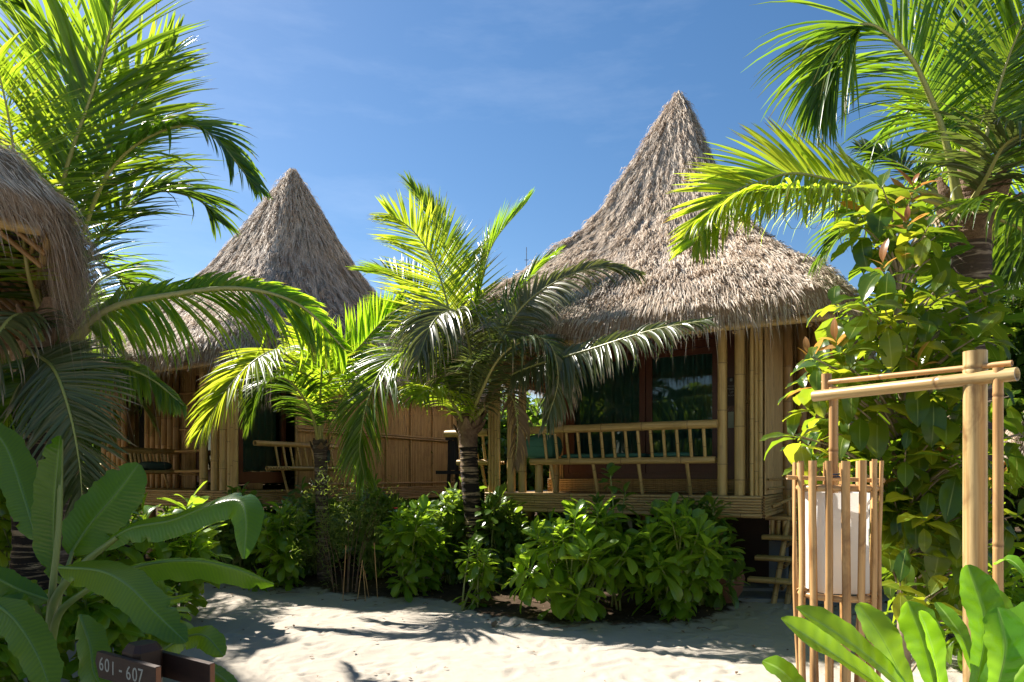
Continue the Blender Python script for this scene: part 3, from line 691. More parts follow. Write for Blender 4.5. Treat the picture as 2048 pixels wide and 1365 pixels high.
# ------------------------------------------------------------------ palms
LK, SPK = 1.30, .62
def frond(parent, ctrl, L, mat='palm', ref=None, wid=.034, sp=.028, s0=.16, droop=.5, a0=68, a1=22, vlift=.15, tipk=.30, rr=.018, fold=.35, jitter=.06, aexp=1.3, sides=(-1, 1), seed=None, ratio=None, basek=.5):
    rg = np.random.default_rng(seed if seed is not None else rng.integers(1e9))
    L = L * LK; wid = wid * .74; sp = sp * SPK
    n = 60; pts, length = spline(ctrl, n); T, N, B = frames(pts, ref)
    rad = np.interp(np.linspace(0, 1, n), [0, .05, .2, 1], [rr * 2.2, rr * 1.5, rr, rr * .22])
    G = Geo(); G.add(*tube_vq(pts, rad, 7, ref), .5, 0)
    fo = G.build('frond', M['rachis'], parent)
    if length < .2: return fo
    S = np.arange(s0, .995, sp / length)
    if ratio is None: ratio = {-1: 1.0, 1: 1.0}
    allP = []; allR = []; allA = []
    for sd in sides:
        s = S + rg.uniform(-.3, .3, len(S)) * sp / length; s = np.clip(s, s0, 1); keep = rg.random(len(s)) > .03; s = s[keep]
        idx = s * (n - 1); i0 = np.minimum(idx.astype(int), n - 2); fr = (idx - i0)[:, None]
        lerp = lambda A_: A_[i0] * (1 - fr) + A_[i0 + 1] * fr
        p, t, nn, bb = lerp(pts), unit(lerp(T)), unit(lerp(N)), unit(lerp(B))
        m = len(s); u = (s - s0) / (1 - s0)
        ang = np.radians(a0 + (a1 - a0) * u ** aexp) + rg.normal(0, .07, m) + .10 * np.sin(u * 23 + rg.uniform(0, 6))
        l = L * ratio[sd] * np.interp(u, [0, .15, .4, .75, 1], [basek, .85, 1, .72, tipk]) * rg.uniform(.86, 1.06, m)
        D = unit(np.cos(ang)[:, None] * t + (np.sin(ang) * sd)[:, None] * bb + (vlift + rg.normal(0, jitter, m))[:, None] * nn)
        nl = unit(nn - D * (nn * D).sum(1)[:, None]); tw = rg.normal(0, .35, m) + .5 * sd
        Wd = np.cross(D, nl); Wd = unit(Wd * np.cos(tw)[:, None] + nl * np.sin(tw)[:, None]); nl = np.cross(Wd, D)
        k = np.linspace(0, 1, 7); dr = droop * rg.uniform(.7, 1.35, m)
        bent = rg.random(m) < .04; dr = np.where(bent, dr * 2.5 + .3, dr)
        # gravity bend that keeps the length: turn the direction towards -Z along the blade
        th = dr[:, None] * k[None] ** 1.3 * 1.6
        g = np.array([0, 0, -1.0]); gp = unit(g - D * (D @ g)[:, None]); sc = np.sqrt(np.clip(1 - (D @ g) ** 2, 0, 1))[:, None]
        th = th * sc
        dirs = np.cos(th)[..., None] * D[:, None] + np.sin(th)[..., None] * gp[:, None]
        step = dirs[:, :-1] * (l[:, None, None] / 6)
        ctr = p[:, None] + np.concatenate([np.zeros((m, 1, 3)), np.cumsum(step, 1)], 1)
        wv = np.array([.45, .95, 1, .9, .7, .42, .04]) * wid * .5; wv = wv[None] * rg.uniform(.8, 1.15, m)[:, None]
        Wk = np.broadcast_to(Wd[:, None], ctr.shape); Nk = unit(np.cross(Wk, dirs))
        Pq = np.stack([ctr - Wk * wv[..., None] + Nk * (wv * fold)[..., None], ctr, ctr + Wk * wv[..., None] + Nk * (wv * fold)[..., None]], 2)
        allP.append(Pq); allR.append(np.repeat(rg.random(m), 21)); allA.append(np.tile(np.repeat(k, 3), m))
    Pq = np.concatenate(allP)
    me = mk('leaflets', Pq, grid_q(len(Pq), 7, 3), M[mat], np.concatenate(allR), np.concatenate(allA))
    lo = link('leaflets', me, fo); lo['kind'] = 'stuff'
    return fo

def trunk(parent, ctrl, rads, mat='trunk_ring', name='trunk', sides=20, ring=.05, amp=.06, n=None):
    length = sum((Vector(a) - Vector(b)).length for a, b in zip(ctrl, ctrl[1:])); n = n or max(30, int(length / .018))
    pts, L = spline(ctrl, n); s = np.linspace(0, 1, n); r = np.interp(s, np.linspace(0, 1, len(rads)), rads)
    ph = (s * L / ring); saw = ph - np.floor(ph)
    T, N, B = frames(pts, (0, 1, .01)); a = np.linspace(0, 2 * np.pi, sides, endpoint=False)
    A2, S2 = np.meshgrid(a, s); nz = fbm(A2 * 2.2, S2 * L * 9, 4, int(rng.integers(99)))
    R = r[:, None] * (1 + amp * (1 - saw)[:, None] - amp * .4 + .14 * nz)
    V = pts[:, None] + R[..., None] * (np.cos(a)[None, :, None] * N[:, None] + np.sin(a)[None, :, None] * B[:, None])
    G = Geo(); G.add(V, grid_q(1, n, sides, True)[:, ::-1]); return G.build(name, M[mat], parent)

def husks(parent, c, r, n, h, spread=.5, seed=1):
    """dry leaf bases around the crown"""
    rg = random.Random(seed)
    for i in range(n):
        a = i * 2.4 + rg.uniform(-.3, .3); d = Vector((math.cos(a), math.sin(a), 0)); b = Vector(c) + d * r * .55 + Vector((0, 0, rg.uniform(-.5, .5) * h))
        e = b + d * r * (spread + rg.uniform(.4, 1.0)) + Vector((0, 0, h * rg.uniform(.7, 1.5))); m_ = (b + e) / 2 + d * r * .25
        pts, _ = spline([b, m_, e], 10); T, N, B = frames(pts, d)
        k = np.linspace(0, 1, 10); w_ = r * np.interp(k, [0, .3, .7, 1], [.75, .6, .32, .12]); u = np.linspace(-1, 1, 5)
        V = pts[:, None] + B[:, None] * (w_[:, None] * u)[..., None] - N[:, None] * (w_[:, None] * .55 * u ** 2)[..., None]
        V = V + rng.normal(0, r * .02, V.shape); G = Geo(); G.add(V, grid_q(1, 10, 5)); G.add((V + N[:, None] * r * .06), grid_q(1, 10, 5)[:, ::-1]); G.build('leaf_base', M['husk'], parent)

def palm(label, loc, group='coconut palms around the huts'):
    p = empty('coconut_palm', loc); tag(p, label, 'palm', group); return p
def fr(p, pts, L, **kw):
    o = Vector(p.location); k = p.get('k', 1.0); L = L * k; pts = [(a_, b_, c_ * k) for a_, b_, c_ in pts]
    return frond(p, [P(*q) - o for q in pts], L, **kw)
CAMREF = (.15, -1, .35)

# centre palm with the striped trunk
b0 = P(962, 1180, 8.0); b0.z = 0
C = palm('young coconut palm with dark banded trunk standing among bushes in the centre', b0)
C['k'] = 8.0 / 7.45
trunk(C, [Vector((0, 0, -.05)), P(950, 1060, 8.0) - b0, P(940, 960, 8.0) - b0, P(937, 880, 8.0) - b0], [.15, .112, .105, .10], 'trunk_ring', ring=.075, amp=.10)
trunk(C, [P(937, 895, 8.0) - b0, P(936, 860, 8.0) - b0, P(936, 800, 8.0) - b0], [.105, .125, .07], 'husk', name='crown_shaft', amp=.15, ring=.04)
husks(C, P(937, 862, 8.0) - b0, .12, 15, .17, seed=3)
cb = (934, 858, 7.45)
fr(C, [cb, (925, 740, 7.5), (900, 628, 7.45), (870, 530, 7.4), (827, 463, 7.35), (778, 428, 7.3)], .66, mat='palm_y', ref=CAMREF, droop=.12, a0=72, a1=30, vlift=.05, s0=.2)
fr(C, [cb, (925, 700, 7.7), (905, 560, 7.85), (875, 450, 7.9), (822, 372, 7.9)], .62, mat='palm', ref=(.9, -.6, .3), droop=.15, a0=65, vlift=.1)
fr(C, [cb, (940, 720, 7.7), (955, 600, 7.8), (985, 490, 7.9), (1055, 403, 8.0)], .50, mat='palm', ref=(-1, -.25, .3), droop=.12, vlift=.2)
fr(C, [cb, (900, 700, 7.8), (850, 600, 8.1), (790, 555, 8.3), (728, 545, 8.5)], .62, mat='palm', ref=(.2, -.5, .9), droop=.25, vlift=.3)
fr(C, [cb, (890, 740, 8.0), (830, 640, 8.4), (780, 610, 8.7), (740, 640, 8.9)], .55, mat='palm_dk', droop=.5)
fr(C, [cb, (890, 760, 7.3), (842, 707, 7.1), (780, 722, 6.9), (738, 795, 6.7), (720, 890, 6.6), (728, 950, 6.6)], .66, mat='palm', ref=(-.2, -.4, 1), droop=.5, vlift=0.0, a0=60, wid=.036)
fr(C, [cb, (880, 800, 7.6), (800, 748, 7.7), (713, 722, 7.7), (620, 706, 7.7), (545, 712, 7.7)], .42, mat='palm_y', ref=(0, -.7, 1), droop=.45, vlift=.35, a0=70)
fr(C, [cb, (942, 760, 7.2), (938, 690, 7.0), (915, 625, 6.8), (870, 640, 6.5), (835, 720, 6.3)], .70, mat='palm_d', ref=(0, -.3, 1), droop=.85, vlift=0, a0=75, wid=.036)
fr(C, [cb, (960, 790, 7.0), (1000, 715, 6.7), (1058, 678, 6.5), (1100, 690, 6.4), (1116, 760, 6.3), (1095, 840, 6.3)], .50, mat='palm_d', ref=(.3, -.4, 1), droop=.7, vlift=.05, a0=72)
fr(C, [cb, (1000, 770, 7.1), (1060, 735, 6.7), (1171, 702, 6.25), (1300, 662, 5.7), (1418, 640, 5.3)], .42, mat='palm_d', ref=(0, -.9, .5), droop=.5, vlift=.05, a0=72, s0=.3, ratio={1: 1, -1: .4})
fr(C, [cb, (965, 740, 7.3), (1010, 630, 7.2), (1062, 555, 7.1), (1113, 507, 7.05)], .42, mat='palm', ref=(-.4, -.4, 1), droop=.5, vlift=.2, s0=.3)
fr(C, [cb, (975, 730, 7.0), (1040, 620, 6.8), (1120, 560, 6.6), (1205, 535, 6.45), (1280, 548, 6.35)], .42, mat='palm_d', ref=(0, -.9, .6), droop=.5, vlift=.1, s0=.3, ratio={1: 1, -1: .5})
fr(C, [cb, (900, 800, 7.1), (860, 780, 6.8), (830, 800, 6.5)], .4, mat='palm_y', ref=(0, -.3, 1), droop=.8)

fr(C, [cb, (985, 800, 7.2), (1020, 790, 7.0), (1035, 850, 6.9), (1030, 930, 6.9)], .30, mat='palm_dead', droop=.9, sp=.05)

# slim palm left of it
b1 = P(650, 1180, 8.5); b1.z = 0
D_ = palm('slim young palm with thin brown trunk in front of the far hut', b1)
trunk(D_, [Vector((0, 0, -.05)), P(645, 1050, 8.5) - b1, P(643, 960, 8.5) - b1, P(640, 880, 8.5) - b1], [.09, .085, .075, .085], 'trunk_grey', ring=.09)
husks(D_, P(640, 905, 8.5) - b1, .08, 5, .12, seed=5)
db = (640, 895, 8.5)
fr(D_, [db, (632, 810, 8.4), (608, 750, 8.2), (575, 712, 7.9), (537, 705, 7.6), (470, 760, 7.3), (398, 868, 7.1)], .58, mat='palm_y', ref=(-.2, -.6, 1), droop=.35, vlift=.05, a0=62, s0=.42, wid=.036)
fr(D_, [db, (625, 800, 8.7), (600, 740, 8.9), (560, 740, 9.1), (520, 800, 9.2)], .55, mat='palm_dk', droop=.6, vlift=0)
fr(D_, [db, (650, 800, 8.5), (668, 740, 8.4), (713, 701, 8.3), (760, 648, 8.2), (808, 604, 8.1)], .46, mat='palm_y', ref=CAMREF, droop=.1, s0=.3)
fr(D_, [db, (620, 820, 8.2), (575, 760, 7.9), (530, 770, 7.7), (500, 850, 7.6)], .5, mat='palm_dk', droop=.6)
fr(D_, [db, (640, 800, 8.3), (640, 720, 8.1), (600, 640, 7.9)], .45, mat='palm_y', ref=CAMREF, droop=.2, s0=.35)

# near palm at the left edge
b2 = P(75, 1230, 4.9); b2.z = 0
A = palm('large coconut palm at the left edge with very dark trunk and huge sunlit arching frond', b2)
trunk(A, [Vector((0, 0, -.05)), P(70, 1000, 4.9) - b2, P(85, 820, 4.9) - b2, P(100, 700, 4.9) - b2], [.17, .14, .13, .14], 'trunk_ring', ring=.09)
trunk(A, [P(100, 715, 4.9) - b2, P(103, 670, 4.9) - b2, P(112, 600, 4.9) - b2], [.12, .13, .07], 'husk', name='crown_shaft', ring=.04, amp=.12)
husks(A, P(100, 700, 4.9) - b2, .12, 8, .2, seed=8)
ab = (100, 705, 4.9)
fr(A, [(112, 730, 4.8), (150, 680, 4.75), (220, 620, 4.7), (330, 593, 4.75), (480, 578, 4.9), (600, 612, 5.0), (690, 700, 5.1)], .56, mat='palm_y', ref=(0, -.8, .6), droop=.5, vlift=.0, a0=64, a1=35, wid=.04, sp=.024, rr=.03, ratio={1: 1, -1: .45})
fr(A, [(60, 705, 4.7), (105, 735, 4.4), (138, 820, 4.25), (158, 920, 4.2), (166, 1010, 4.2)], .37, mat='palm_d', ref=(.2, -1, .4), droop=.25, vlift=-.1, a0=70, a1=30, sp=.02, wid=.026, tipk=.5, s0=.05, rr=.012)
fr(A, [ab, (160, 735, 4.8), (230, 733, 4.7), (300, 757, 4.65), (368, 812, 4.6)], .27, mat='palm', ref=(0, -.8, .6), droop=.6, vlift=.05, a0=60, sp=.02, ratio={1: 1, -1: .4})
fr(A, [ab, (60, 640, 4.6), (20, 640, 4.4), (-30, 720, 4.2), (-60, 830, 4.1)], .4, mat='palm_d', droop=.8)
fr(A, [ab, (150, 720, 4.9), (185, 760, 4.9), (195, 850, 4.9)], .30, mat='palm_dead', droop=.9, sp=.05)
fr(A, [ab, (70, 740, 4.6), (30, 790, 4.4), (0, 880, 4.3)], .4, mat='palm', droop=.7)
bu = P(112, 950, 5.6).xy.to_3d()
U = palm('tall palm rising behind the near hut eave at the upper left, fronds against the sky', bu); U['k'] = 1.0
trunk(U, [Vector((0, 0, -.05)), P(108, 850, 5.6) - bu, P(106, 690, 5.5) - bu], [.15, .11, .10], 'trunk_grey', ring=.09)
husks(U, P(106, 690, 5.5) - bu, .13, 7, .2, seed=18)
UY = 5.5
ub = (106, 690, 5.5)
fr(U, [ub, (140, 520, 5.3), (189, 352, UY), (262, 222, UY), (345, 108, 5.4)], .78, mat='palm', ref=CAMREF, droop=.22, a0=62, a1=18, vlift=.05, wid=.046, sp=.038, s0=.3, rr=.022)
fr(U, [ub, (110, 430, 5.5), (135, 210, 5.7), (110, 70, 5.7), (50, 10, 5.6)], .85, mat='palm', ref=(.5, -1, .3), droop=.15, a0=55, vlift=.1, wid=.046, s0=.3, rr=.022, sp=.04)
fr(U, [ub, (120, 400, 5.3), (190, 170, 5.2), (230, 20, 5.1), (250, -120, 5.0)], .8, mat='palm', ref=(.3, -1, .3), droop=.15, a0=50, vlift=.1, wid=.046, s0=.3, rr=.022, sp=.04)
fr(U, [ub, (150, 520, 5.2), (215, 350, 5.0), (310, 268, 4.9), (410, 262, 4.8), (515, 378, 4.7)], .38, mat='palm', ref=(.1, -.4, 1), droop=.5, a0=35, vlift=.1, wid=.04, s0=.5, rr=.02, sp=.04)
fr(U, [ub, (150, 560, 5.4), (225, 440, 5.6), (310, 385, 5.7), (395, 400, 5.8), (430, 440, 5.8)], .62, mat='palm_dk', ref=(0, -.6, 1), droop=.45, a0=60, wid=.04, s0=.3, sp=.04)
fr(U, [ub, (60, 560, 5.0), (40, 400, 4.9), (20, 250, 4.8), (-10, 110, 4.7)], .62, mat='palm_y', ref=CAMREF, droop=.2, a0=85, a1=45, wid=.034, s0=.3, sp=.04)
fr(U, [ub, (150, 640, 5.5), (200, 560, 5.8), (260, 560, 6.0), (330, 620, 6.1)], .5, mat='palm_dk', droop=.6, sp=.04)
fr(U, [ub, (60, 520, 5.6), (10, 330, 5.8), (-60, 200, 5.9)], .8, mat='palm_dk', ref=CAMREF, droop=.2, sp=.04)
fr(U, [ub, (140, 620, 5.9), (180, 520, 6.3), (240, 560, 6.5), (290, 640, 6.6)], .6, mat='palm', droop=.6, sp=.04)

# right-hand palm
b3 = P(1945, 1200, 5.5); b3.z = 0
R = palm('tall coconut palm on the right with grey ringed trunk above the broad-leaved tree', b3)
trunk(R, [Vector((0, 0, -.05)), P(1950, 800, 5.5) - b3, P(1942, 560, 5.5) - b3, P(1942, 480, 5.5) - b3], [.17, .135, .135, .14], 'trunk_grey', ring=.07)
trunk(R, [P(1942, 500, 5.5) - b3, P(1942, 450, 5.5) - b3, P(1940, 330, 5.5) - b3, P(1940, 280, 5.5) - b3], [.135, .19, .12, .05], 'husk', name='crown_shaft', ring=.05, amp=.12)
husks(R, P(1942, 440, 5.5) - b3, .17, 11, .22, seed=12)
rb = (1930, 425, 5.45)
fr(R, [(1920, 425, 5.4), (1893, 290, 5.3), (1862, 200, 5.25), (1816, 110, 5.2), (1740, 50, 5.15), (1690, 78, 5.1), (1655, 140, 5.05), (1637, 215, 5.0)], .88, mat='palm', ref=(-.3, -1, .55), droop=.42, a0=74, a1=8, aexp=.85, vlift=0, wid=.036, sp=.028, s0=.22, rr=.026, ratio={-1: 1, 1: .9})
fr(R, [rb, (1850, 385, 5.3), (1715, 372, 5.2), (1596, 348, 5.1), (1530, 362, 5.05), (1460, 392, 5.0), (1385, 492, 4.95)], .52, mat='palm_y', ref=(-.15, -1, .6), droop=.2, a0=72, vlift=.1, wid=.036, sp=.026, s0=.3)
fr(R, [rb, (1850, 400, 5.2), (1724, 382, 5.0), (1600, 378, 4.9), (1490, 385, 4.85), (1400, 440, 4.8)], .48, mat='palm_y', ref=(0, -.2, 1), droop=.85, a0=65, vlift=0, wid=.034, s0=.3)
fr(R, [rb, (1880, 390, 5.6), (1800, 330, 5.9), (1715, 295, 6.1)], .3, mat='palm_dk', ref=CAMREF, droop=.5, s0=.3)
fr(R, [rb, (1860, 440, 5.6), (1780, 420, 5.8), (1700, 450, 6.0), (1640, 520, 6.1)], .5, mat='palm_dk', droop=.6)
fr(R, [rb, (1960, 330, 5.3), (1990, 200, 5.2), (2040, 60, 5.1), (2110, -40, 5.0)], .85, mat='palm', ref=(-.6, -1, .2), droop=.35, wid=.042)
fr(R, [rb, (1955, 300, 5.7), (1945, 130, 5.8), (1915, -20, 5.9), (1850, -130, 5.9)], .85, mat='palm_dk', ref=CAMREF, droop=.25, wid=.042)
fr(R, [rb, (1970, 360, 5.2), (2010, 290, 5.0), (2070, 270, 4.8), (2140, 330, 4.6)], .7, mat='palm_d', ref=(0, -.5, 1), droop=.75, wid=.04)
fr(R, [rb, (1985, 420, 5.1), (2030, 400, 4.8), (2090, 440, 4.5)], .6, mat='palm', droop=.8, wid=.036)
fr(R, [rb, (1890, 430, 5.3), (1850, 460, 5.2), (1838, 540, 5.15)], .34, mat='palm_dead', droop=.9, sp=.05)
fr(R, [rb, (2000, 440, 5.7), (2060, 480, 5.9), (2100, 600, 6.0)], .6, mat='palm_dk', droop=.6)

def auto_palm(base, H, lean, n, flen, label, mat='palm_dk', group='palms standing behind', r=.12, up=.9, seed=0, wid=.05, sp=.045):
    rg = random.Random(seed); base = Vector(base); p = palm(label, base, group)
    top = Vector((lean[0], lean[1], H)); trunk(p, [Vector((0, 0, -.05)), top * .5 + Vector((-lean[0] * .15, 0, 0)), top], [r * 1.3, r, r], 'trunk_grey', ring=.12)
    for i in range(n):
        a = i * 2.399 + rg.uniform(-.25, .25); e = rg.uniform(.05, 1.0) * up; d = Vector((math.cos(a), math.sin(a), 0)); L = flen * rg.uniform(.8, 1.1)
        p1 = top + d * L * .35 * (1 - e * .4) + Vector((0, 0, L * .38 * (e + .25))); p2 = top + d * L * .75 * (1 - e * .3) + Vector((0, 0, L * .45 * e)); p3 = top + d * L * (1.0 - e * .2) + Vector((0, 0, L * (.5 * e - .42)))
        frond(p, [top, p1, p2, p3], flen * .24, mat=mat, droop=.55, wid=wid, sp=sp * 1.3, s0=.12, vlift=.15, rr=.02)
    return p
auto_palm(P(2120, 950, 8.2).xy.to_3d(), 3.6, (.1, 0), 13, 2.6, 'dark palm behind the tall right palm, fronds crossing its trunk', seed=1)
auto_palm(P(1990, 950, 9.5).xy.to_3d(), 3.0, (-.2, 0), 11, 2.2, 'low dark palm filling the gap below the tall right palm crown', seed=2)
auto_palm(P(2240, 950, 6.8).xy.to_3d(), 4.6, (-.1, 0), 13, 2.6, 'palm crown coming in at the upper right edge', 'palm', seed=3)
auto_palm(P(-120, 950, 8.5).xy.to_3d(), 3.4, (.2, 0), 12, 2.4, 'palm behind the dark left trunk with bright backlit fronds', 'palm', seed=4)
auto_palm(P(60, 950, 11).xy.to_3d(), 2.6, (.2, 0), 11, 2.2, 'short palm standing left of the far hut porch', 'palm', seed=5)

# ------------------------------------------------------------------ broad leaves
def leaf_grid(L, W, prof, curl=.3, fold=.25, m=8, k=5, wave=.0, twist=0.0, seed=0):
    rg = np.random.default_rng(seed); s = np.linspace(0, 1, m); u = np.linspace(-1, 1, k)
    w_ = W * .5 * np.interp(s, prof[0], prof[1])
    th = curl * s ** 1.2; dx = np.cos(th); dz = -np.sin(th)
    x = np.r_[0, np.cumsum((dx[:-1] + dx[1:]) / 2)] * L / (m - 1); z = np.r_[0, np.cumsum((dz[:-1] + dz[1:]) / 2)] * L / (m - 1)
    Y = w_[:, None] * u[None]; fl = np.abs(u)[None] * w_[:, None] * fold
    wv = wave * W * np.sin(s[:, None] * 17 + np.sign(u)[None] * 1.3 + seed) * np.abs(u)[None]
    tw = twist * s[:, None]
    Yt = Y * np.cos(tw); Zt = Y * np.sin(tw)
    V = np.stack([x[:, None] + (fl + wv) * np.sin(th)[:, None], Yt, z[:, None] + (fl + wv) * np.cos(th)[:, None] + Zt], -1)
    return V, np.broadcast_to(s[:, None], (m, k)), np.broadcast_to(1 - np.abs(u)[None], (m, k))
OBOV = ([0, .06, .3, .6, .8, .93, 1], [.12, .14, .42, .9, 1, .72, .10])
ELLI = ([0, .05, .25, .5, .75, .92, 1], [.06, .16, .8, 1, .78, .36, .03])
def leaf_mesh(mat, *a, name='leaf', **kw):
    V, s, mid = leaf_grid(*a, **kw); m_, k = V.shape[:2]
    me = mk(name, V, grid_q(1, m_, k), M[mat], np.full(m_ * k, random.random()), s * 0 + s)
    at = me.attributes.new('mid', 'FLOAT', 'POINT'); at.data.foreach_set('value', np.ascontiguousarray(mid, dtype=np.float32).ravel())
    return me
class LeafKit:
    def __init__(s, mats, L, W, prof, curls, fold, name='leaf', **kw):
        s.me = []; s.raw = []
        for mt in (mats if isinstance(mats, list) else [mats]):
            for i, c in enumerate(curls):
                me = leaf_mesh(mt, L, W, prof, c, fold * random.uniform(.6, 1.3), seed=i, twist=random.uniform(-.5, .5), name=name, **kw); s.me.append(me)
        s.m = [m_.name for m_ in s.me]
def raw_of(me):
    n = len(me.vertices); V = np.empty(n * 3, np.float32); me.vertices.foreach_get('co', V); Q = np.empty(len(me.loops), np.int32); me.loops.foreach_get('vertex_index', Q)
    mid = np.empty(n, np.float32); me.attributes['mid'].data.foreach_get('value', mid); al = np.empty(n, np.float32); me.attributes['along'].data.foreach_get('value', al)
    return V.reshape(-1, 3), Q.reshape(-1, 4), mid, al
RAW = {}
def place_leaves(parent, items, cap, camfirst=True, stuff_name='foliage', part_name='leaf'):
    """items: list of (matrix in parent space, mesh)"""
    base = Vector(parent.location)
    items = sorted(items, key=lambda it: (it[0].translation + base - Vector((0, 0, CAM_H))).length + random.uniform(-.1, .1))
    for mtx, me in items[:cap]: link(part_name, me, parent, mtx)
    rest = items[cap:]
    if not rest: return
    bym = {}
    for mtx, me in rest: bym.setdefault(me.materials[0].name, []).append((mtx, me))
    for mn, lst in bym.items():
        Vs, Qs, Ms, As, Rs = [], [], [], [], []; n = 0
        for mtx, me in lst:
            if me.name not in RAW: RAW[me.name] = raw_of(me)
            V, Q, mid, al = RAW[me.name]; mm = np.array(mtx); Vs.append(V @ mm[:3, :3].T + mm[:3, 3]); Qs.append(Q + n); n += len(V); Ms.append(mid); As.append(al); Rs.append(np.full(len(V), random.random()))
        me = mk(stuff_name, np.concatenate(Vs), np.concatenate(Qs), lst[0][1].materials[0], np.concatenate(Rs), np.concatenate(As))
        at = me.attributes.new('mid', 'FLOAT', 'POINT'); at.data.foreach_set('value', np.concatenate(Ms).astype(np.float32))
        o = link(stuff_name, me, parent); o['kind'] = 'stuff'

def orient(pos, d, up, sc=1.0):
    d = Vector(d).normalized(); up = Vector(up); y = up.cross(d)
    if y.length < 1e-3: y = Vector((0, 1, 0)).cross(d)
    y.normalize(); z = d.cross(y)
    m = Matrix(((d.x, y.x, z.x, 0), (d.y, y.y, z.y, 0), (d.z, y.z, z.z, 0), (0, 0, 0, 1)))
    return Matrix.Translation(pos) @ m @ Matrix.Scale(sc, 4)

def rosette(items, kit, tip, axis, n, sc, spread=(.3, 1.6), back=.14, rg=random):
    axis = Vector(axis).normalized(); t1 = axis.orthogonal().normalized(); t2 = axis.cross(t1)
    for i in range(n):
        f = i / max(1, n - 1); a = i * 2.399 + rg.uniform(-.25, .25); e = spread[0] + (spread[1] - spread[0]) * f + rg.uniform(-.15, .15)
        rd = t1 * math.cos(a) + t2 * math.sin(a); d = axis * math.cos(e) + rd * math.sin(e); d.z -= .22 * f
        pos = Vector(tip) - axis * back * f * sc
        items.append((orient(pos, d, axis + Vector((0, 0, .5)), sc * rg.uniform(.6, 1.22) * (.65 + .35 * min(1, f * 2 + .2))), rg.choice(kit.me)))

def stem(G, pts, r0, r1, n=8):
    p, _ = spline(pts, n); G.add(*tube_vq(p, np.linspace(r0, r1, n), 5), random.random(), 0)

def shrub(label, base, tips, kit, cap, nleaf=(9, 14), sc=1.0, matstem='stem_g', name='leafy_shrub', group='sea lettuce bushes along the sand', spread=(.25, 1.75), mid_leaves=True, r=.012, cat='shrub'):
    base = Vector(base); sh_ = empty(name, base); tag(sh_, label, cat, group); items = []; G = Geo()
    for t in tips:
        t = Vector(t); rt = Vector((random.uniform(-.12, .12), random.uniform(-.1, .1), 0)); ht = t.z
        midp = rt * .6 + Vector((t.x * .45, t.y * .45, ht * .5)) ; ax = (t - midp).normalized(); ax = (ax + Vector((0, 0, .35))).normalized()
        stem(G, [rt, midp, t], r, r * .5)
        rosette(items, kit, t, ax, random.randint(*nleaf), sc * random.uniform(.85, 1.12), spread)
        if mid_leaves:
            for k in range(6):
                f = random.uniform(.25, .85); pos = midp.lerp(t, f) if random.random() < .7 else rt.lerp(midp, f); a = random.uniform(0, 6.28)
                items.append((orient(pos, (math.cos(a), math.sin(a), random.uniform(-.7, .3)), (0, 0, 1), sc * random.uniform(.7, 1.0)), random.choice(kit.me)))
    G.build('stems', M[matstem], sh_)
    place_leaves(sh_, items, cap); return sh_

def blob_tips(px0, px1, py0, py1, Y, n, base, dy=.35, low=.15):
    """stem tips filling a mound between the given picture extents, in coordinates relative to base"""
    out = []; a = P(px0, py1, Y); b = P(px1, py0, Y); cx = (a.x + b.x) / 2; hw = (b.x - a.x) / 2; top = b.z
    k = 0
    while len(out) < n:
        k += 1
        u = random.uniform(-1, 1); v = random.uniform(-1, 1)
        if u * u + v * v > 1: continue
        zmax = top * math.sqrt(max(.05, 1 - .75 * (u * u) - .3 * v * v)); z = zmax * (1 - abs(random.gauss(0, .30)))
        z = max(low, min(zmax, z)); out.append(Vector((cx + u * hw * .9, Y + v * dy, z)) - Vector((base[0], base[1], 0)))
    return out

SK = LeafKit('scaev', .255, .095, OBOV, [.15, .45, .8, 1.2], .22)
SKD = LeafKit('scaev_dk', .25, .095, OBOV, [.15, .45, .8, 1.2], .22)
SKB = LeafKit('scaev', .30, .13, OBOV, [.2, .5, .9, 1.3], .25)
def bush(label, x0, x1, y0, Y, n, kit=SKD, cap=120, dy=.4, sc=1.0, ybot=1200, low=.15, **kw):
    c = P((x0 + x1) / 2, 950, Y); base = (c.x, Y, 0)
    return shrub(label, base, blob_tips(x0, x1, y0, ybot, Y, n, base, dy, low), kit, cap, sc=sc, **kw)
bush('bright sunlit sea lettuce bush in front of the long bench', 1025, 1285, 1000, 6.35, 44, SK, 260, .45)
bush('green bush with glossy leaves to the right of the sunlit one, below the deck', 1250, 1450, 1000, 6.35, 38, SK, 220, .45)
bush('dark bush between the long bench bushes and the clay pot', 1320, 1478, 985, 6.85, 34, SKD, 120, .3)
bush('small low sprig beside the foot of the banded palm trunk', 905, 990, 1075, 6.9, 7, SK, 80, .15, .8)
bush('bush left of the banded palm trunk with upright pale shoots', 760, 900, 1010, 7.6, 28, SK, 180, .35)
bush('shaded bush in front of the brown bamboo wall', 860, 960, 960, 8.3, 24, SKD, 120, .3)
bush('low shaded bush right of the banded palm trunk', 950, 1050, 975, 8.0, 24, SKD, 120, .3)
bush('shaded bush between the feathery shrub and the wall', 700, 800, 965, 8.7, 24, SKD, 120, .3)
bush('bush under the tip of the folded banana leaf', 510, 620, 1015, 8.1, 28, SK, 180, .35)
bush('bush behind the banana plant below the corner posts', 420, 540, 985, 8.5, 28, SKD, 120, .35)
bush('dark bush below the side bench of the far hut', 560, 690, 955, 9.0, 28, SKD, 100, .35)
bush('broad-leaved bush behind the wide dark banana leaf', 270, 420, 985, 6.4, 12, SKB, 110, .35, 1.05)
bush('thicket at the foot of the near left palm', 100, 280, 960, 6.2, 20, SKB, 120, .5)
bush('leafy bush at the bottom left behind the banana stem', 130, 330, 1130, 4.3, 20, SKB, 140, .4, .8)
bush('dark bush at the left edge behind the palm trunk', -60, 110, 930, 6.6, 20, SKB, 120, .5)
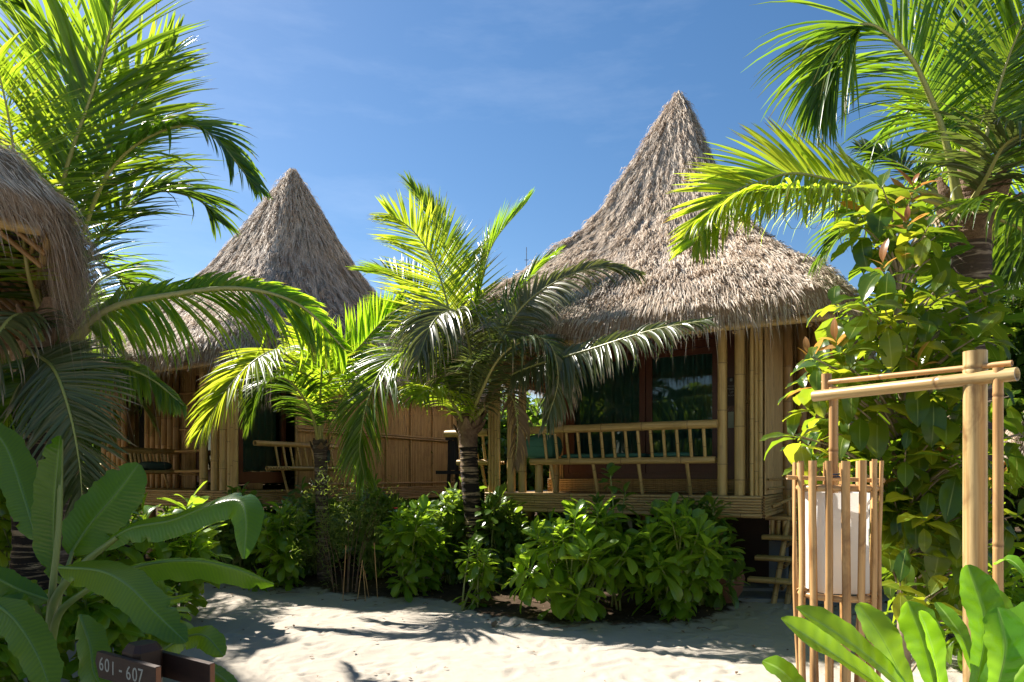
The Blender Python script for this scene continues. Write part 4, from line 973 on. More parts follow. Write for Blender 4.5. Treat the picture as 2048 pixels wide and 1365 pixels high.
bush('low bush at the bottom left corner', -40, 120, 1190, 3.9, 14, SKB, 90, .3, .7)
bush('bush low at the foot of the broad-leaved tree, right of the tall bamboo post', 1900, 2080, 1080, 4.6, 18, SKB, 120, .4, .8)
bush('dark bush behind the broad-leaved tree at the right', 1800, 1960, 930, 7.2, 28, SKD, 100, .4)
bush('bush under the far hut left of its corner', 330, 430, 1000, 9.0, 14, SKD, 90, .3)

def hedge(label, px0, px1, Y, H, d, n, seed, cat='hedge'):
    rg = np.random.default_rng(seed); a = P(px0, 950, Y); b_ = P(px1, 950, Y); o = empty('hedge', ((a.x + b_.x) / 2, Y, 0)); tag(o, label, cat, 'hedges behind and under the huts'); L = b_.x - a.x
    x = rg.uniform(-L / 2, L / 2, n); top = H * (.8 + .5 * fbm(x * 1.3 + 5, x * 0 + seed, 3, seed)); z = top * np.sqrt(rg.random(n)); y = rg.normal(0, d, n)
    c = np.stack([x, y, np.maximum(z, .05)], -1); dd = unit(rg.normal(0, 1, (n, 3)) + [0, -.3, .1]); s_ = unit(np.cross(dd, rg.normal(0, 1, (n, 3)))); Lf = rg.uniform(.1, .22, n)[:, None]
    V = np.stack([np.stack([c - s_ * .01, c + s_ * .01], 1), np.stack([c + dd * Lf * .6 - s_ * Lf * .2, c + dd * Lf * .6 + s_ * Lf * .2], 1), np.stack([c + dd * Lf - s_ * .006, c + dd * Lf + s_ * .006], 1)], 1)
    f_ = link('foliage', mk('foliage', V, grid_q(n, 3, 2), M['scaev_dk'], np.repeat(rg.random(n), 6), np.zeros(n * 6)), o); f_['kind'] = 'stuff'
    G = Geo()
    for i in range(int(L * 2)):
        xx = rg.uniform(-L / 2, L / 2); G.add(*tube_vq([(xx, 0, -.02), (xx + .05, 0, H * .4), (xx - .03, 0, H * .75)], .012, 5))
    G.build('stems', M['bark'], o)
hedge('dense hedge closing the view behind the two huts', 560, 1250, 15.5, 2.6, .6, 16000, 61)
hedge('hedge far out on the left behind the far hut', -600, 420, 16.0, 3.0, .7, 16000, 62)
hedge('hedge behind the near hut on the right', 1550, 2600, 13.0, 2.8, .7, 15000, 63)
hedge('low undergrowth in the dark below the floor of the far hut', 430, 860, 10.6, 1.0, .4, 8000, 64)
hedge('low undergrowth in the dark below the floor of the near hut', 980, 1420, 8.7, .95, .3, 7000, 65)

# young broad plant in front of the bench
YK = LeafKit('scaev_dk', .17, .115, ELLI, [.3, .6, .9], .2)
c = P(1215, 950, 6.7); base = (c.x, 6.7, 0)
shrub('young single-stemmed plant with heart-shaped leaves rising above the sunlit bush', base, [P(1220, 945, 6.7) - Vector((*base[:2], 0)), P(1250, 985, 6.7) - Vector((*base[:2], 0)), P(1195, 1000, 6.65) - Vector((*base[:2], 0))], YK, 60, (6, 8), 1.0, name='young_plant', group='single plants')

# feathery shrub with canes and red flower
def feathery():
    base = P(690, 950, 7.7).xy.to_3d(); o = empty('feathery_shrub', base); tag(o, 'wispy feathery shrub with fine yellow-green twigs left of the middle bushes', 'shrub')
    G = Geo()
    for i in range(11):
        x = random.uniform(-.4, .45); top = Vector((x, random.uniform(-.2, .2), random.uniform(.5, 1.25))); stem(G, [(x * .3, 0, 0), (x * .5, 0, top.z * .5), top], .006, .0025)
    G.build('stems', M['husk'], o)
    n = 4200; c_ = rng.normal(0, 1, (n, 3)) * [.28, .18, .2] + [0, 0, .85]; c_[:, 2] += rng.uniform(-.5, .2, n) ; c_[:, 2] = np.clip(c_[:, 2], .08, 1.4)
    kc = rng.normal(0, 1, (90, 3)) * [.28, .18, .24] + [0, 0, .85]; kc[:, 2] = np.clip(kc[:, 2], .15, 1.35); c_ = kc[rng.integers(0, 90, n)] + rng.normal(0, .05, (n, 3)) * [1, 1, 1.6]
    d = unit(rng.normal(0, 1, (n, 3)) + [0, 0, .5]); s = unit(np.cross(d, rng.normal(0, 1, (n, 3)))); L = rng.uniform(.02, .05, n)[:, None]
    V = np.stack([np.stack([c_ - s * .003, c_ + s * .003], 1), np.stack([c_ + d * L - s * .002, c_ + d * L + s * .002], 1)], 1)
    f_ = link('foliage', mk('foliage', V, grid_q(n, 2, 2), M['fern'], np.repeat(rng.random(n), 4), np.zeros(n * 4)), o); f_['kind'] = 'stuff'
feathery()
canes = empty('bamboo_canes', P(722, 950, 7.35).xy.to_3d()); tag(canes, 'thin dry canes stuck upright in the soil beside the feathery shrub', 'canes')
for i in range(5):
    x = random.uniform(-.2, .3); pole('cane', (x, random.uniform(-.1, .1), -.05), (x + random.uniform(-.06, .06), 0, random.uniform(.3, .7)), .0045, canes, 'bamboo_dk', .2, 6)
fp = P(791, 1019, 7.5); fl = empty('red_flower', (fp.x, fp.y, 0)); tag(fl, 'single small red flower on a thin stalk above the middle bushes', 'flower')
G = Geo(); stem(G, [(.05, .1, 0), (.03, .03, fp.z * .6), (0, 0, fp.z)], .004, .003); G.build('stalk', M['stem_g'], fl)
for i in range(5):
    a = i * 1.257; V, s_, mid = leaf_grid(.045, .035, OBOV, .6, .3, 5, 5); me = mk('petal', V, grid_q(1, 5, 5), M['red']); link('petal', me, fl, orient((0, 0, fp.z), (math.cos(a), math.sin(a), .7), (0, 0, 1)))

# broad-leaved tree on the right
MK_ = LeafKit('mag', .27, .125, ELLI, [.25, .6, 1.0, 1.4], .2, wave=.05); MR = LeafKit('mag_red', .17, .07, ELLI, [.3, .7], .25)
tb = P(1808, 950, 4.25).xy.to_3d(); TR = empty('broad_leaved_tree', tb); tag(TR, 'slender tree with big glossy leaves and reddish young shoots behind the bamboo lamp post', 'tree')
tt = [Vector((0, 0, -.05)), P(1806, 1100, 4.25) - tb, P(1808, 900, 4.3) - tb, P(1800, 700, 4.3) - tb, P(1795, 480, 4.35) - tb]
tt[1:] = [Vector((v.x, v.y, v.z)) for v in tt[1:]]
trunk(TR, tt, [.042, .034, .028, .020, .01], 'bark', ring=.4, amp=.01, sides=10, n=70)
tp, _ = spline(tt, 80)
items = []
clus = [(1800, 470, 95, 110, 15), (1745, 610, 80, 70, 10), (1870, 640, 140, 80, 17), (1960, 620, 70, 60, 8), (1650, 720, 50, 40, 5), (1700, 800, 110, 100, 17), (1640, 880, 60, 90, 8), (1850, 800, 150, 120, 18), (1800, 960, 130, 110, 17), (1960, 900, 90, 150, 13), (1880, 1080, 130, 110, 14), (1720, 950, 80, 60, 7), (2010, 1040, 60, 100, 7), (1770, 1080, 70, 70, 9), (1830, 1160, 70, 60, 8), (1900, 1190, 100, 70, 9), (1850, 1010, 110, 60, 8)]
Gb = Geo()
for cx, cy, rx, ry, n in clus:
    for i in range(n):
        a = random.uniform(0, 6.28); q = math.sqrt(random.random()); px, py = cx + rx * q * math.cos(a), cy + ry * q * math.sin(a); Y = 4.3 + random.uniform(-.55, .5)
        t = P(px, py, Y) - tb; t = Vector(t)
        i0 = int(np.argmin(np.abs(tp[:, 2] - (t.z - .35)))); o = Vector(tp[i0]); m_ = o.lerp(t, .5) + Vector((0, 0, .06))
        stem(Gb, [o, m_, t], .009, .004); ax = (t - o).normalized() * .6 + Vector((0, 0, .55)); 
        red = random.random() < (.22 if cy < 760 else .08)
        if red: rosette(items, MR, t + ax * .06, ax, 4, 1.0, (.3, 1.2), .05)
        rosette(items, MK_, t, ax, random.randint(5, 7), random.uniform(.75, 1.1), (.7, 1.9), .10)
rt_ = P(1615, 705, 4.1) - tb; stem(Gb, [Vector(tp[40]), P(1680, 800, 4.15) - tb, rt_], .012, .004)
rosette(items, MR, rt_, (-.3, -.1, 1), 9, 1.15, (.2, 1.5), .25)
Gb.build('branches', M['bark'], TR)
place_leaves(TR, items, 300)

# ------------------------------------------------------------------ leaves that follow a path (banana, big foreground leaves)
BANA = ([0, .05, .2, .5, .8, .94, 1], [.1, .45, .9, 1, .85, .5, .12])
SPAT = ([0, .15, .45, .7, .88, .97, 1], [.2, .3, .62, 1, .9, .5, .12])
def path_leaf(parent, ctrl, W, mat, ref, fold=-.3, prof=BANA, wave=.04, m=46, k=13, torn=0, name='leaf', asym=(1, 1), rib=.007, cup=0.0, solid=.0):
    pts, L = spline(ctrl, m); T, N, B = frames(pts, ref); s = np.linspace(0, 1, m); u = np.linspace(-1, 1, k)
    w_ = W * np.interp(s, prof[0], prof[1]); uu = u[None] * np.where(u < 0, asym[0], asym[1])[None]
    ph = random.uniform(0, 6); nick = np.where(np.random.default_rng(int(ph * 1e4)).random((m, 2)) < (.03 if mat == 'banana' else 0), .6, 1.0)[:, (u > 0).astype(int)]; edge = (1 + (wave * np.sin(s[:, None] * 31 + np.sign(u)[None] * 2 + ph) + .03 * np.sin(s[:, None] * 77 + ph * 3)) * np.abs(u)[None] ** 3) * (1 - (1 - nick) * np.abs(u)[None] ** 4)
    off = fold * np.abs(u)[None] ** 1.25 * w_[:, None] * np.where(u < 0, asym[0], asym[1])[None] + wave * W * np.sin(s[:, None] * 19 + np.sign(u)[None] * 1.7 + ph) * np.abs(u)[None] ** 2 + cup * w_[:, None] * u[None] ** 2
    V = pts[:, None] + B[:, None] * (uu * w_[:, None] * edge)[..., None] * math.cos(math.atan(abs(fold)) * .6) + N[:, None] * off[..., None]
    ss = np.broadcast_to(s[:, None], (m, k)); G = Geo(); G.add(V, grid_q(1, m, k), random.random(), np.broadcast_to(np.abs(u)[None] ** 6, (m, k)).ravel())
    me = G.mesh(name, M[mat])
    at = me.attributes.new('mid', 'FLOAT', 'POINT'); at.data.foreach_set('value', np.broadcast_to(1 - np.abs(u)[None] * .5, (m, k)).astype(np.float32).ravel())
    at = me.attributes.new('vein', 'FLOAT', 'POINT'); at.data.foreach_set('value', (ss * L - np.abs(u)[None] * W * .35).astype(np.float32).ravel())
    o = link(name, me, parent)
    G = Geo(); G.add(*tube_vq(pts + N * 0 - N * rib * .2, np.linspace(rib, rib * .25, m), 6), .7, 0); G.build('midrib', M['midrib'], o)
    return o
bb_ = P(98, 950, 3.0).xy.to_3d(); BN = empty('banana_plant', bb_); tag(BN, 'young banana plant with broad green leaves in the lower left corner', 'plant')
G = Geo(); stem(G, [(0, 0, -.05), P(98, 1340, 3.0) - bb_, P(97, 1270, 3.0) - bb_], .045, .03, 12); G.build('pseudostem', M['stem_g'], BN)
def petiole(pts, r=.018):
    G = Geo(); p, _ = spline([P(*q) - bb_ for q in pts], 20); G.add(*tube_vq(p, np.linspace(r * 1.25, r * .7, 20), 8), .5, 0); G.build('petiole', M['stem_g'], BN)
def bl(pts, Wpx, ref, fold=-.3, **kw):
    Y = pts[0][2]; return path_leaf(BN, [P(*q) - bb_ for q in pts], .8 * Wpx / F * Y, 'banana', ref, fold, **kw)
petiole([(100, 1280, 3.0), (110, 1200, 3.0), (165, 1130, 3.0), (235, 1075, 3.0)])
bl([(195, 1100, 3.0), (260, 1058, 3.0), (340, 1042, 2.95), (420, 1012, 2.9), (478, 1003, 2.85), (492, 1040, 2.78), (488, 1118, 2.72)], 46, (0, -.75, .7), -.45, m=60)
petiole([(97, 1290, 3.0), (103, 1200, 3.02), (118, 1050, 3.05), (122, 880, 3.1)], .014)
bl([(112, 1160, 3.04), (108, 1080, 3.06), (110, 990, 3.06), (118, 900, 3.05), (121, 872, 3.02)], 46, (.35, -1, 0), .25, asym=(1, .25))
bl([(140, 1110, 3.2), (180, 1050, 3.25), (235, 985, 3.3), (278, 928, 3.35)], 66, (.2, -1, .2), -.12)
petiole([(100, 1290, 3.0), (125, 1170, 3.1), (145, 1105, 3.2)], .012)
bl([(215, 1150, 3.0), (300, 1128, 2.9), (390, 1122, 2.85), (470, 1138, 2.8), (548, 1168, 2.75)], 48, (0, -1, .15), -.3, asym=(.16, 1), wave=.07)
petiole([(102, 1290, 3.0), (120, 1225, 2.95), (175, 1180, 2.9), (215, 1150, 2.95)], .015)
bl([(118, 1135, 2.8), (200, 1142, 2.7), (255, 1170, 2.62), (310, 1225, 2.55), (372, 1285, 2.5)], 50, (.1, -.8, .8), -.35)
petiole([(95, 1300, 3.0), (70, 1210, 3.0), (35, 1178, 2.95), (-10, 1160, 2.9)], .012)
bl([(-70, 1130, 2.8), (-20, 1150, 2.85), (40, 1180, 2.9), (96, 1200, 2.95)][::-1], 36, (0, -.8, .6), -.35)
bl([(60, 1270, 2.9), (20, 1230, 2.8), (-30, 1230, 2.7), (-70, 1290, 2.6)], 60, (0, -.7, .7), -.4)
bl([(-20, 1200, 2.7), (30, 1240, 2.65), (75, 1310, 2.6), (105, 1390, 2.55)], 46, (.2, -.9, .4), -.25)
bl([(75, 1080, 3.3), (50, 1000, 3.4), (15, 900, 3.5), (-30, 840, 3.5)], 48, (.3, -1, .2), -.25)
bl([(330, 1298, 2.7), (370, 1275, 2.65), (410, 1272, 2.6), (448, 1312, 2.55)], 34, (0, -.7, .7), -.3)
bl([(385, 1328, 2.5), (420, 1340, 2.45), (455, 1365, 2.4), (480, 1400, 2.35)], 22, (0, -.7, .7), -.3)
bl([(315, 1192, 3.4), (345, 1198, 3.4), (385, 1188, 3.35)], 12, (0, -.7, .7), -.3)
bl([(160, 1230, 3.3), (180, 1290, 3.2), (190, 1350, 3.1), (230, 1410, 3.0)], 40, (0, -.9, .4), -.3)

# big glossy leaves at the lower right, close to the camera
fb = Vector((.92, 1.25, 0)); FG = empty('foreground_plant', fb); tag(FG, 'plant with long thick bright green glossy leaves at the bottom right corner', 'plant')
def fgl(pts, Wpx, ref, fold=.22, **kw):
    Y = pts[0][2]; return path_leaf(FG, [P(*q) - fb for q in pts], 1.08 * Wpx / F * Y, 'big', ref, fold, prof=SPAT, wave=.05, rib=.0006, **kw)
fgl([(1880, 1500, 1.25), (1780, 1390, 1.22), (1670, 1310, 1.2), (1562, 1238, 1.2)], 34, (-.3, -.5, 1), .25)
fgl([(1890, 1480, 1.3), (1800, 1370, 1.3), (1700, 1285, 1.32), (1592, 1216, 1.34)], 38, (.35, -.7, .9), .25)
fgl([(1850, 1460, 1.3), (1810, 1370, 1.33), (1765, 1280, 1.36), (1716, 1207, 1.4)], 42, (.4, -1, .5), .2)
fgl([(1880, 1450, 1.28), (1868, 1370, 1.28), (1845, 1280, 1.3), (1815, 1203, 1.32)], 36, (-.3, -1, .3), .4)
fgl([(1885, 1450, 1.24), (1880, 1370, 1.24), (1862, 1290, 1.25), (1838, 1222, 1.26)], 30, (.6, -1, .3), .35)
fgl([(1930, 1440, 1.2), (1958, 1340, 1.2), (1968, 1240, 1.22), (1935, 1130, 1.25)], 36, (-.2, -1, .25), .3)
fgl([(1960, 1480, 1.18), (2010, 1380, 1.15), (2080, 1290, 1.12), (2160, 1230, 1.1)], 75, (-.4, -.6, 1), .2)
fgl([(1975, 1440, 1.14), (1998, 1360, 1.12), (2010, 1290, 1.12), (1995, 1215, 1.14)], 34, (-.5, -1, .2), .35)
fgl([(1960, 1420, 1.35), (2000, 1330, 1.38), (2000, 1230, 1.42), (1960, 1165, 1.46)], 30, (.2, -1, .4), .3)
fgl([(1660, 1450, 1.2), (1600, 1380, 1.22), (1560, 1340, 1.24), (1525, 1322, 1.26)], 26, (-.1, -.6, 1), .25)
fgl([(1960, 1400, 1.4), (1930, 1290, 1.43), (1900, 1240, 1.46), (1872, 1205, 1.5)], 18, (-.1, -.8, 1), .3)
fgl([(2070, 1200, 1.2), (2050, 1150, 1.22), (2018, 1120, 1.25), (1990, 1130, 1.28)], 16, (0, -.8, .6), .3)
G = Geo(); stem(G, [(0, 0, 0), P(1930, 1600, 1.25) - fb, P(1900, 1460, 1.26) - fb], .02, .014); G.build('stem', M['stem_g'], FG)

# ------------------------------------------------------------------ trees and hedges further back
def bg_tree(label, px, Y, H, cw, ch, n, ls=.12, mat='bgleaf', name='garden_tree', group='trees beyond the huts', seed=0, th=None, pos=None):
    rg = np.random.default_rng(seed); base = pos if pos is not None else P(px, 950, Y).xy.to_3d(); o = empty(name, base); tag(o, label, 'tree', group)
    th = th if th is not None else H - ch
    trunk(o, [Vector((0, 0, -.05)), Vector((.1, 0, th * .6)), Vector((0, 0, H - ch * .5))], [.11, .08, .04], 'bark', ring=.5, amp=.01, sides=8, n=20)
    k = 26; cc = rg.normal(0, 1, (k, 3)); cc = unit(cc) * rg.uniform(.3, 1, (k, 1)); cc = cc * [cw * .8, cw * .8, ch * .42] + [0, 0, H - ch * .5]
    ci = rg.integers(0, k, n); c = cc[ci] + unit(rg.normal(0, 1, (n, 3))) * rg.uniform(.15, 1, (n, 1)) * cw * .33
    c[:, 2] = np.maximum(c[:, 2], .1)
    d = unit(rg.normal(0, 1, (n, 3)) * [1, 1, .6] - [0, 0, .25]); s = unit(np.cross(d, rg.normal(0, 1, (n, 3)))); L = rg.uniform(.6, 1.2, n)[:, None] * ls; Wd = L * .25
    V = np.stack([np.stack([c - s * Wd * .3, c + s * Wd * .3], 1), np.stack([c + d * L * .5 - s * Wd, c + d * L * .5 + s * Wd], 1), np.stack([c + d * L - s * .004 - [0, 0, .1] * L, c + d * L + s * .004 - [0, 0, .1] * L], 1)], 1)
    cr = link('crown', mk('crown', V, grid_q(n, 3, 2), M[mat], np.repeat(rg.random(n), 6), np.zeros(n * 6)), o)
    return o
bgs = [(-60, 9.5, 4.6, 1.6, 3.6, 'bright leafy tree behind the near left palm trunk'), (150, 15, 5.6, 2.2, 4.2, 'round green tree whose top shows left of the far pointed roof'),
       (-250, 13, 5.0, 2.4, 4.5, 'tree far out to the left beyond the near hut'), (960, 17, 3.4, 2.0, 3.2, 'tree seen in the gap between the two huts'), (1080, 16, 3.2, 1.8, 3.0, 'leafy tree behind the left end of the long bench'),
       (840, 22, 4.4, 2.5, 4.0, 'low tree behind the banded palm, between the huts'), (1760, 16, 4.2, 2.4, 4.0, 'dark tree behind the right side of the near hut'), (1900, 13, 4.4, 2.2, 4.2, 'dark tree behind the broad-leaved tree'),
       (2080, 12, 4.8, 2.2, 4.4, 'dark tree at the right edge behind the palms'), (2300, 9, 5.0, 2.2, 4.6, 'leafy tree beyond the right edge of the lamp post'), (420, 24, 4.5, 3, 4.2, 'wide tree behind the far hut roof'), (1500, 24, 4.5, 3, 4.2, 'wide tree hidden behind the near hut')]
for i, (px, Y, H, cw, ch, lb) in enumerate(bgs): bg_tree(lb, px, Y, H, cw, ch, 9000, ls=.16 + .006 * Y, seed=40 + i, th=H * .3)

# garden behind the camera, as mirrored in the glass doors
for i, (x, y, H) in enumerate(((-7, -8, 5), (-2.5, -10, 6), (2.5, -9, 5.2), (7, -8, 6), (12, -5, 5.5), (-12, -6, 5.5))):
    bg_tree('leafy garden tree across the sand path, ' + ('short, facing the near left palm', 'tall, facing the slim palm', 'middle-sized, facing the clay pot', 'tall, facing the lamp post', 'far out beyond the lamp post', 'far out beyond the banana plant')[i], 0, 0, H, 2.2, H * .85, 5000, ls=.3, seed=80 + i, th=H * .3, pos=Vector((x, y, 0)), group='trees across the path')
# ------------------------------------------------------------------ lantern post, lantern, sign and small things
AL = P(1628, 793, 2.72); AR = P(2034, 750, 2.12); AR.z = AL.z + .0; pd = (AR - AL).normalized()
pp = P(1950, 950, 2.24); LP = empty('lamp_post', (pp.x, pp.y, 0)); tag(LP, 'pale bamboo gallows post with a horizontal arm holding the lantern pole', 'post')
lo = Vector((pp.x, pp.y, 0))
pole('upright', (0, 0, -.1), (0, 0, 1.755), .0345, LP, 'bamboo_pale', .62, 28, seed=5)
arm_in = lambda q: q - lo
off = Vector((-pd.y, pd.x, 0)) * -.0
pole('arm', arm_in(AL), arm_in(AR), .0215, LP, 'bamboo_pale', .75, 22, seed=9)
u0 = P(1645, 766, 2.70); u1 = P(2024, 727, 2.14); pole('arm_rod', arm_in(u0), arm_in(u1), .0098, LP, 'bamboo_or', .5, 12)
s0_ = P(1653, 748, 2.69); pole('peg', arm_in(s0_), arm_in(s0_ - Vector((0, 0, .07))), .0185, LP, 'bamboo_or', .5, 16)
sp0 = P(1996, 736, 2.16); pole('side_pole', arm_in(Vector((sp0.x, sp0.y, -.1))), arm_in(sp0), .0145, LP, 'bamboo_or', .45, 12)
hp = P(1667, 775, 2.66); 

lc = P(1673, 950, 2.64); LC = Vector((lc.x, lc.y, 0)); LN = empty('bamboo_lantern', LC); tag(LN, 'tall lantern of split bamboo slats round a white paper shade on the sand', 'lantern')
NS = 16
def zpx(py, Y=2.64): return CAM_H + (950 - py) / F * Y
for i in range(NS):
    a = 2 * math.pi * i / NS + .16; rt, rm, rbm = .156, .149, .132
    top = zpx(925) + random.uniform(-.004, .012)
    zs_ = np.linspace(-.03, top, 26); r_ = np.interp(zs_, [0, .9, 1.4], [rbm, rm, rt]) + .004 * np.sin(zs_ * 7 + i * 2)
    ta = a + .02 * np.sin(zs_ * 4 + i)
    ctr = np.stack([np.cos(ta) * r_, np.sin(ta) * r_, zs_], -1); rad = np.stack([np.cos(ta), np.sin(ta), 0 * ta], -1); tan = np.stack([-np.sin(ta), np.cos(ta), 0 * ta], -1)
    hw, ht = .015 + random.uniform(-.002, .002), .006
    cs = [(-1, -.6), (-.8, .5), (0, 1), (.8, .5), (1, -.6), (0, -1)]
    V = np.stack([ctr + tan * hw * cx_ + rad * ht * cy_ for cx_, cy_ in cs], 1)
    nd = np.exp(-((zs_ - random.uniform(.3, 1.2)) / .012) ** 2) * .8
    G = Geo(); G.add(V, grid_q(1, 26, 6, True), random.random(), np.repeat(nd, 6)); G.add(V[-1], [(0, 1, 2, 5), (5, 2, 3, 4)], .9, 0)
    G.build('slat', M['bamboo_or'], LN)
def ring(zc, r, rr_, name='ring'):
    for i in range(NS):
        a0 = 2 * math.pi * i / NS + .16 + .06; a1 = a0 + 2 * math.pi / NS - .12
        p0 = Vector((math.cos(a0) * r, math.sin(a0) * r, zc)); p1 = Vector((math.cos(a1) * r, math.sin(a1) * r, zc)); pole('ring_segment', p0, p1, rr_, LN, 'bamboo_or', 1, 10)
ring(zpx(976), .139, .0125); ring(zpx(1187), .133, .0125)
q = LC; pole('cross_stick', (-.2, -.02, zpx(955)), (.2, .03, zpx(962)), .0085, LN, 'bamboo_or', .2, 8)
pole('hanging_pole', Vector((hp.x, hp.y, zpx(1010))) - LC, hp - LC, .0165, LN, 'bamboo_or', .5, 14, seed=21)
G = Geo(); tk = np.linspace(0, 4 * np.pi, 40); G.add(*tube_vq(np.stack([np.cos(tk) * .021 - .012, np.sin(tk) * .021, zpx(958) + tk * .0015], -1), .003, 5)); G.build('tie_cord', M['cord'], LN)
# square paper shade with soft waves, clipped inside the slats
G = Geo(); sz = .083; zz = np.linspace(zpx(1180), zpx(985), 16); tq = np.linspace(0, 2 * np.pi, 65)[:-1]
cx_ = np.sign(np.cos(tq)) * np.abs(np.cos(tq)) ** .55; sy_ = np.sign(np.sin(tq)) * np.abs(np.sin(tq)) ** .55
Zq, Tq = np.meshgrid(zz, tq, indexing='ij'); wob = 1 + .05 * fbm(Tq * 1.3, Zq * 7, 3, 4)
V = np.stack([cx_[None] * sz * wob * 1.2, sy_[None] * sz * wob * 1.2, Zq], -1); G.add(V, grid_q(1, 16, 64, True)); G.build('paper_shade', M['paper'], LN)

# direction sign bottom left
SA = Vector((-1.425, 2.40)); SB = Vector((-1.10, 2.19)); sd = (SB - SA).normalized(); syaw = math.atan2(sd.y, sd.x)
sgl = P(285, 950, 2.36); SG = empty('direction_sign', (sgl.x, sgl.y, 0), syaw); tag(SG, 'dark wooden post with two boards, the front one lettered 601 to 607', 'sign')
G = Geo(); w2, cf = .052, .018; oc = [(-w2, -w2 + cf), (-w2 + cf, -w2), (w2 - cf, -w2), (w2, -w2 + cf), (w2, w2 - cf), (w2 - cf, w2), (-w2 + cf, w2), (-w2, w2 - cf)]
V = [[(x * k, y * k, z) for x, y in oc] for z, k in ((-.1, 1), (.745, 1), (.77, .72))]; G.add(V, grid_q(1, 3, 8, True)); G.add(V[2], [(0, 1, 2, 3), (0, 3, 4, 7), (4, 5, 6, 7)]); G.build('sign_post', M['dkwood'], SG, False)
def board(name, xl, xr, y, z0, z1, th, arrow, par):
    G = Geo(); tipx = xl - arrow; pr = [(tipx, (z0 + z1) / 2 + .01), (xl - arrow * .15, z0), (xr, z0), (xr, z1), (xl - arrow * .6, z1)]
    for i, (yy) in enumerate((y - th, y)):
        pass
    V = [(x, y - th, z) for x, z in pr] + [(x, y, z) for x, z in pr]; n = len(pr)
    G.add(V, [(i, (i + 1) % n, (i + 1) % n + n, i + n) for i in range(n)]); G.add(V, [(0, 1, 2, 4), (4, 2, 3, 4)][:1] + [(2, 3, 4, 4)][:0]); G.add(V, [(0, 1, 2, 4)]); 
    # end grain at the right end slightly proud
    o = None
    me = bpy.data.meshes.new(name); import bmesh
    bm = bmesh.new(); vs = [bm.verts.new(v) for v in V]; f1 = bm.faces.new(vs[:n]); f2 = bm.faces.new(vs[n:][::-1])
    for i in range(n):
        f = bm.faces.new([vs[i], vs[i + n], vs[(i + 1) % n + n], vs[(i + 1) % n]])
        f.material_index = 1 if i == 2 else 0
    bm.normal_update(); bmesh.ops.recalc_face_normals(bm, faces=bm.faces); bmesh.ops.bevel(bm, geom=list(bm.edges), offset=.0018, segments=1, affect='EDGES'); bm.to_mesh(me); bm.free(); me.materials.append(M['dkwood']); me.materials.append(M['endgrain'])
    return link(name, me, par)
bz1, bz0 = .735, .645
b1_ = board('board', -.135, .215, -.056, bz0, bz1, .02, .03, SG)
board('board', -.02, .30, .078, bz0 - .005, bz1 - .008, .02, .0, SG)
for s_, x in (('6', -.12), ('0', -.082), ('1', -.043), ('6', .055), ('0', .094), ('7', .128)):
    text(s_, .066, facing(x, -.0768, .672 + random.uniform(-.003, .003)), b1_, 'white', ext=.0004)
text('-', .07, facing(.005, -.0768, .675), b1_, 'white', ext=.0004)

# clay pot
pc = P(1438, 950, 7.15).xy.to_3d(); G = Geo(); zz = np.array([0, .04, .15, .28, .38, .43, .46, .46, .42, .40]); rr_ = np.array([.13, .17, .235, .26, .23, .19, .21, .18, .17, .05]); a = np.linspace(0, 2 * np.pi, 32, endpoint=False)
V = np.stack([rr_[:, None] * np.cos(a), rr_[:, None] * np.sin(a), np.broadcast_to(zz[:, None], (10, 32))], -1); G.add(V, grid_q(1, 10, 32, True)); o = G.build('clay_pot', M['clay']); o.location = pc; tag(o, 'round terracotta water pot on the soil beside the hut steps', 'pot')
# low concrete kerb in front of the steps
kb = empty('step_kerb', (3.3, 7.15, 0), YAW * .12); tag(kb, kind='structure')
for i in range(3): box_part(kb, 'kerb_block', 'concrete', -1.1 + i * .72, -.385 + i * .72, -.09, .09 + .3, -.05, .06)
box_part(kb, 'kerb_slab', 'concrete', -1.15, 1.05, .40, .78, -.05, .09)
# black wooden stand beside the brown wall
wp = P(905, 950, 10.2).xy.to_3d(); WS = empty('wooden_stand', wp, YAW); tag(WS, 'black wooden stand with a small shelf against the brown bamboo wall', 'stand')
for sx in (-1, 1): pole('leg', (sx * .13, 0, .0), (sx * .05, .02, 1.9), .03, WS, 'bamboo_dk', 2, 8).data.materials.__setitem__(0, M['black'])
box_part(WS, 'shelf', 'black', -.22, .22, -.12, .1, 1.36, 1.41); box_part(WS, 'panel', 'black', -.085, .085, .0, .035, 1.42, 1.86); box_part(WS, 'crest', 'black', -.11, .05, -.03, .03, 1.87, 2.0)
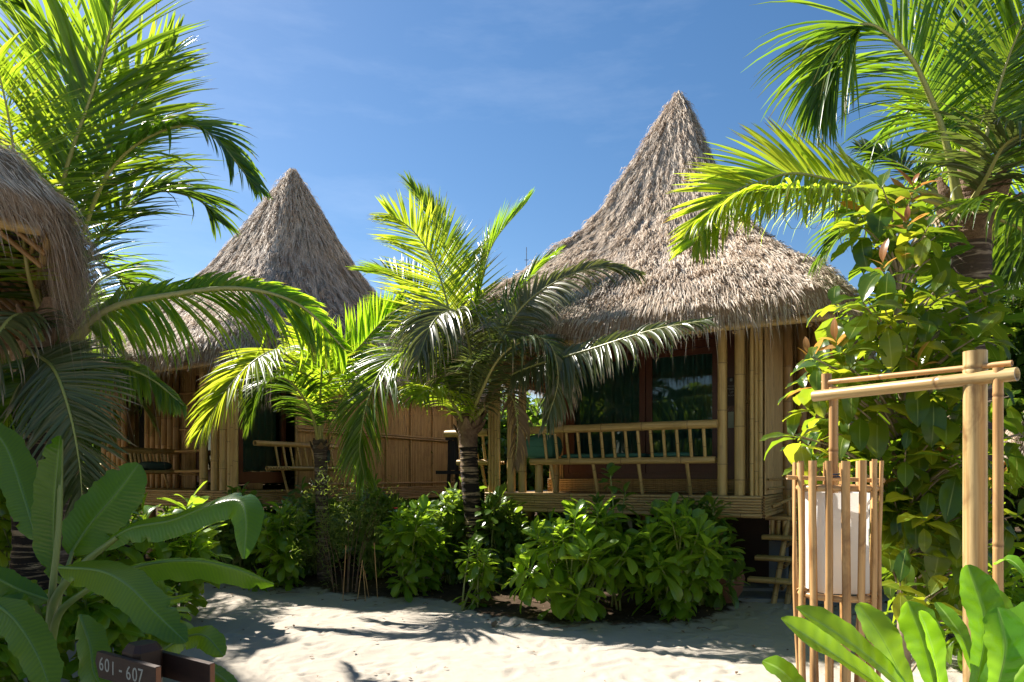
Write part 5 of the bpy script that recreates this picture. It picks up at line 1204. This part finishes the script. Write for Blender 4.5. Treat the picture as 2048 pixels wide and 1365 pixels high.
# antenna rod beyond the near roof
ar = P(1053, 950, 17).xy.to_3d(); an = empty('antenna_mast', ar); tag(an, 'thin grey antenna mast poking up beyond the near hut roof', 'antenna')
G = Geo(); G.add(*tube_vq([(0, 0, -.05), (0, 0, CAM_H + 455 / F * 17)], .009, 6)); G.build('mast', M['metal'], an); G = Geo(); G.add(*tube_vq([(-.05, 0, 6.7), (.05, 0, 6.7)], .008, 6)); G.build('cross_arm', M['metal'], an)
# fallen twigs along the bed edge
tw = empty('fallen_twigs', (0, 6.5, 0)); tag(tw, 'thin fallen twigs lying along the edge of the sand under the bushes', 'twigs', kind='stuff')
G = Geo()
for i in range(46):
    x = random.uniform(-3.6, 2.2); y = float(np.interp(x, bx, by)) + random.uniform(-.35, .25) - 6.5; a_ = random.uniform(0, 3.14); L_ = random.uniform(.06, .28); z_ = float(hgt(np.array(x), np.array(y + 6.5))) + .016
    G.add(*tube_vq([(x, y, z_), (x + math.cos(a_) * L_ * .5, y + math.sin(a_) * L_ * .5, z_ + .012), (x + math.cos(a_ + .3) * L_, y + math.sin(a_ + .3) * L_, z_)], .0035, 4), random.random(), 0)
G.build('twigs', M['husk'], tw)['kind'] = 'stuff'
# leaf litter
n = 2600; lx = rng.uniform(-5, 4, n); ly = rng.uniform(3, 9, n); keep = (ly > np.interp(lx, bx, by) - .25) | (rng.random(n) < .12); lx, ly = lx[keep], ly[keep]; n = len(lx)
lz = hgt(lx, ly) + .03 * (ly > np.interp(lx, bx, by)) + .012; a = rng.uniform(0, 6.28, n); d = np.stack([np.cos(a), np.sin(a), rng.uniform(-.2, .4, n)], -1); s = np.stack([-np.sin(a), np.cos(a), rng.uniform(-.3, .3, n)], -1); c = np.stack([lx, ly, lz], -1); L = (rng.uniform(.012, .05, n) * np.where(rng.random(n) < .06, 2.2, 1))[:, None]
V = np.stack([np.stack([c - s * L * .1, c + s * L * .1], 1), np.stack([c + d * L * .5 - s * L * .3 + [0, 0, .006], c + d * L * .5 + s * L * .3 + [0, 0, .006]], 1), np.stack([c + d * L - s * L * .03, c + d * L + s * L * .03], 1)], 1)
o = link('leaf_litter', mk('leaf_litter', V, grid_q(n, 3, 2), M['husk'])); tag(o, 'dry leaf scraps scattered on the sand and under the bushes', 'litter', kind='stuff')
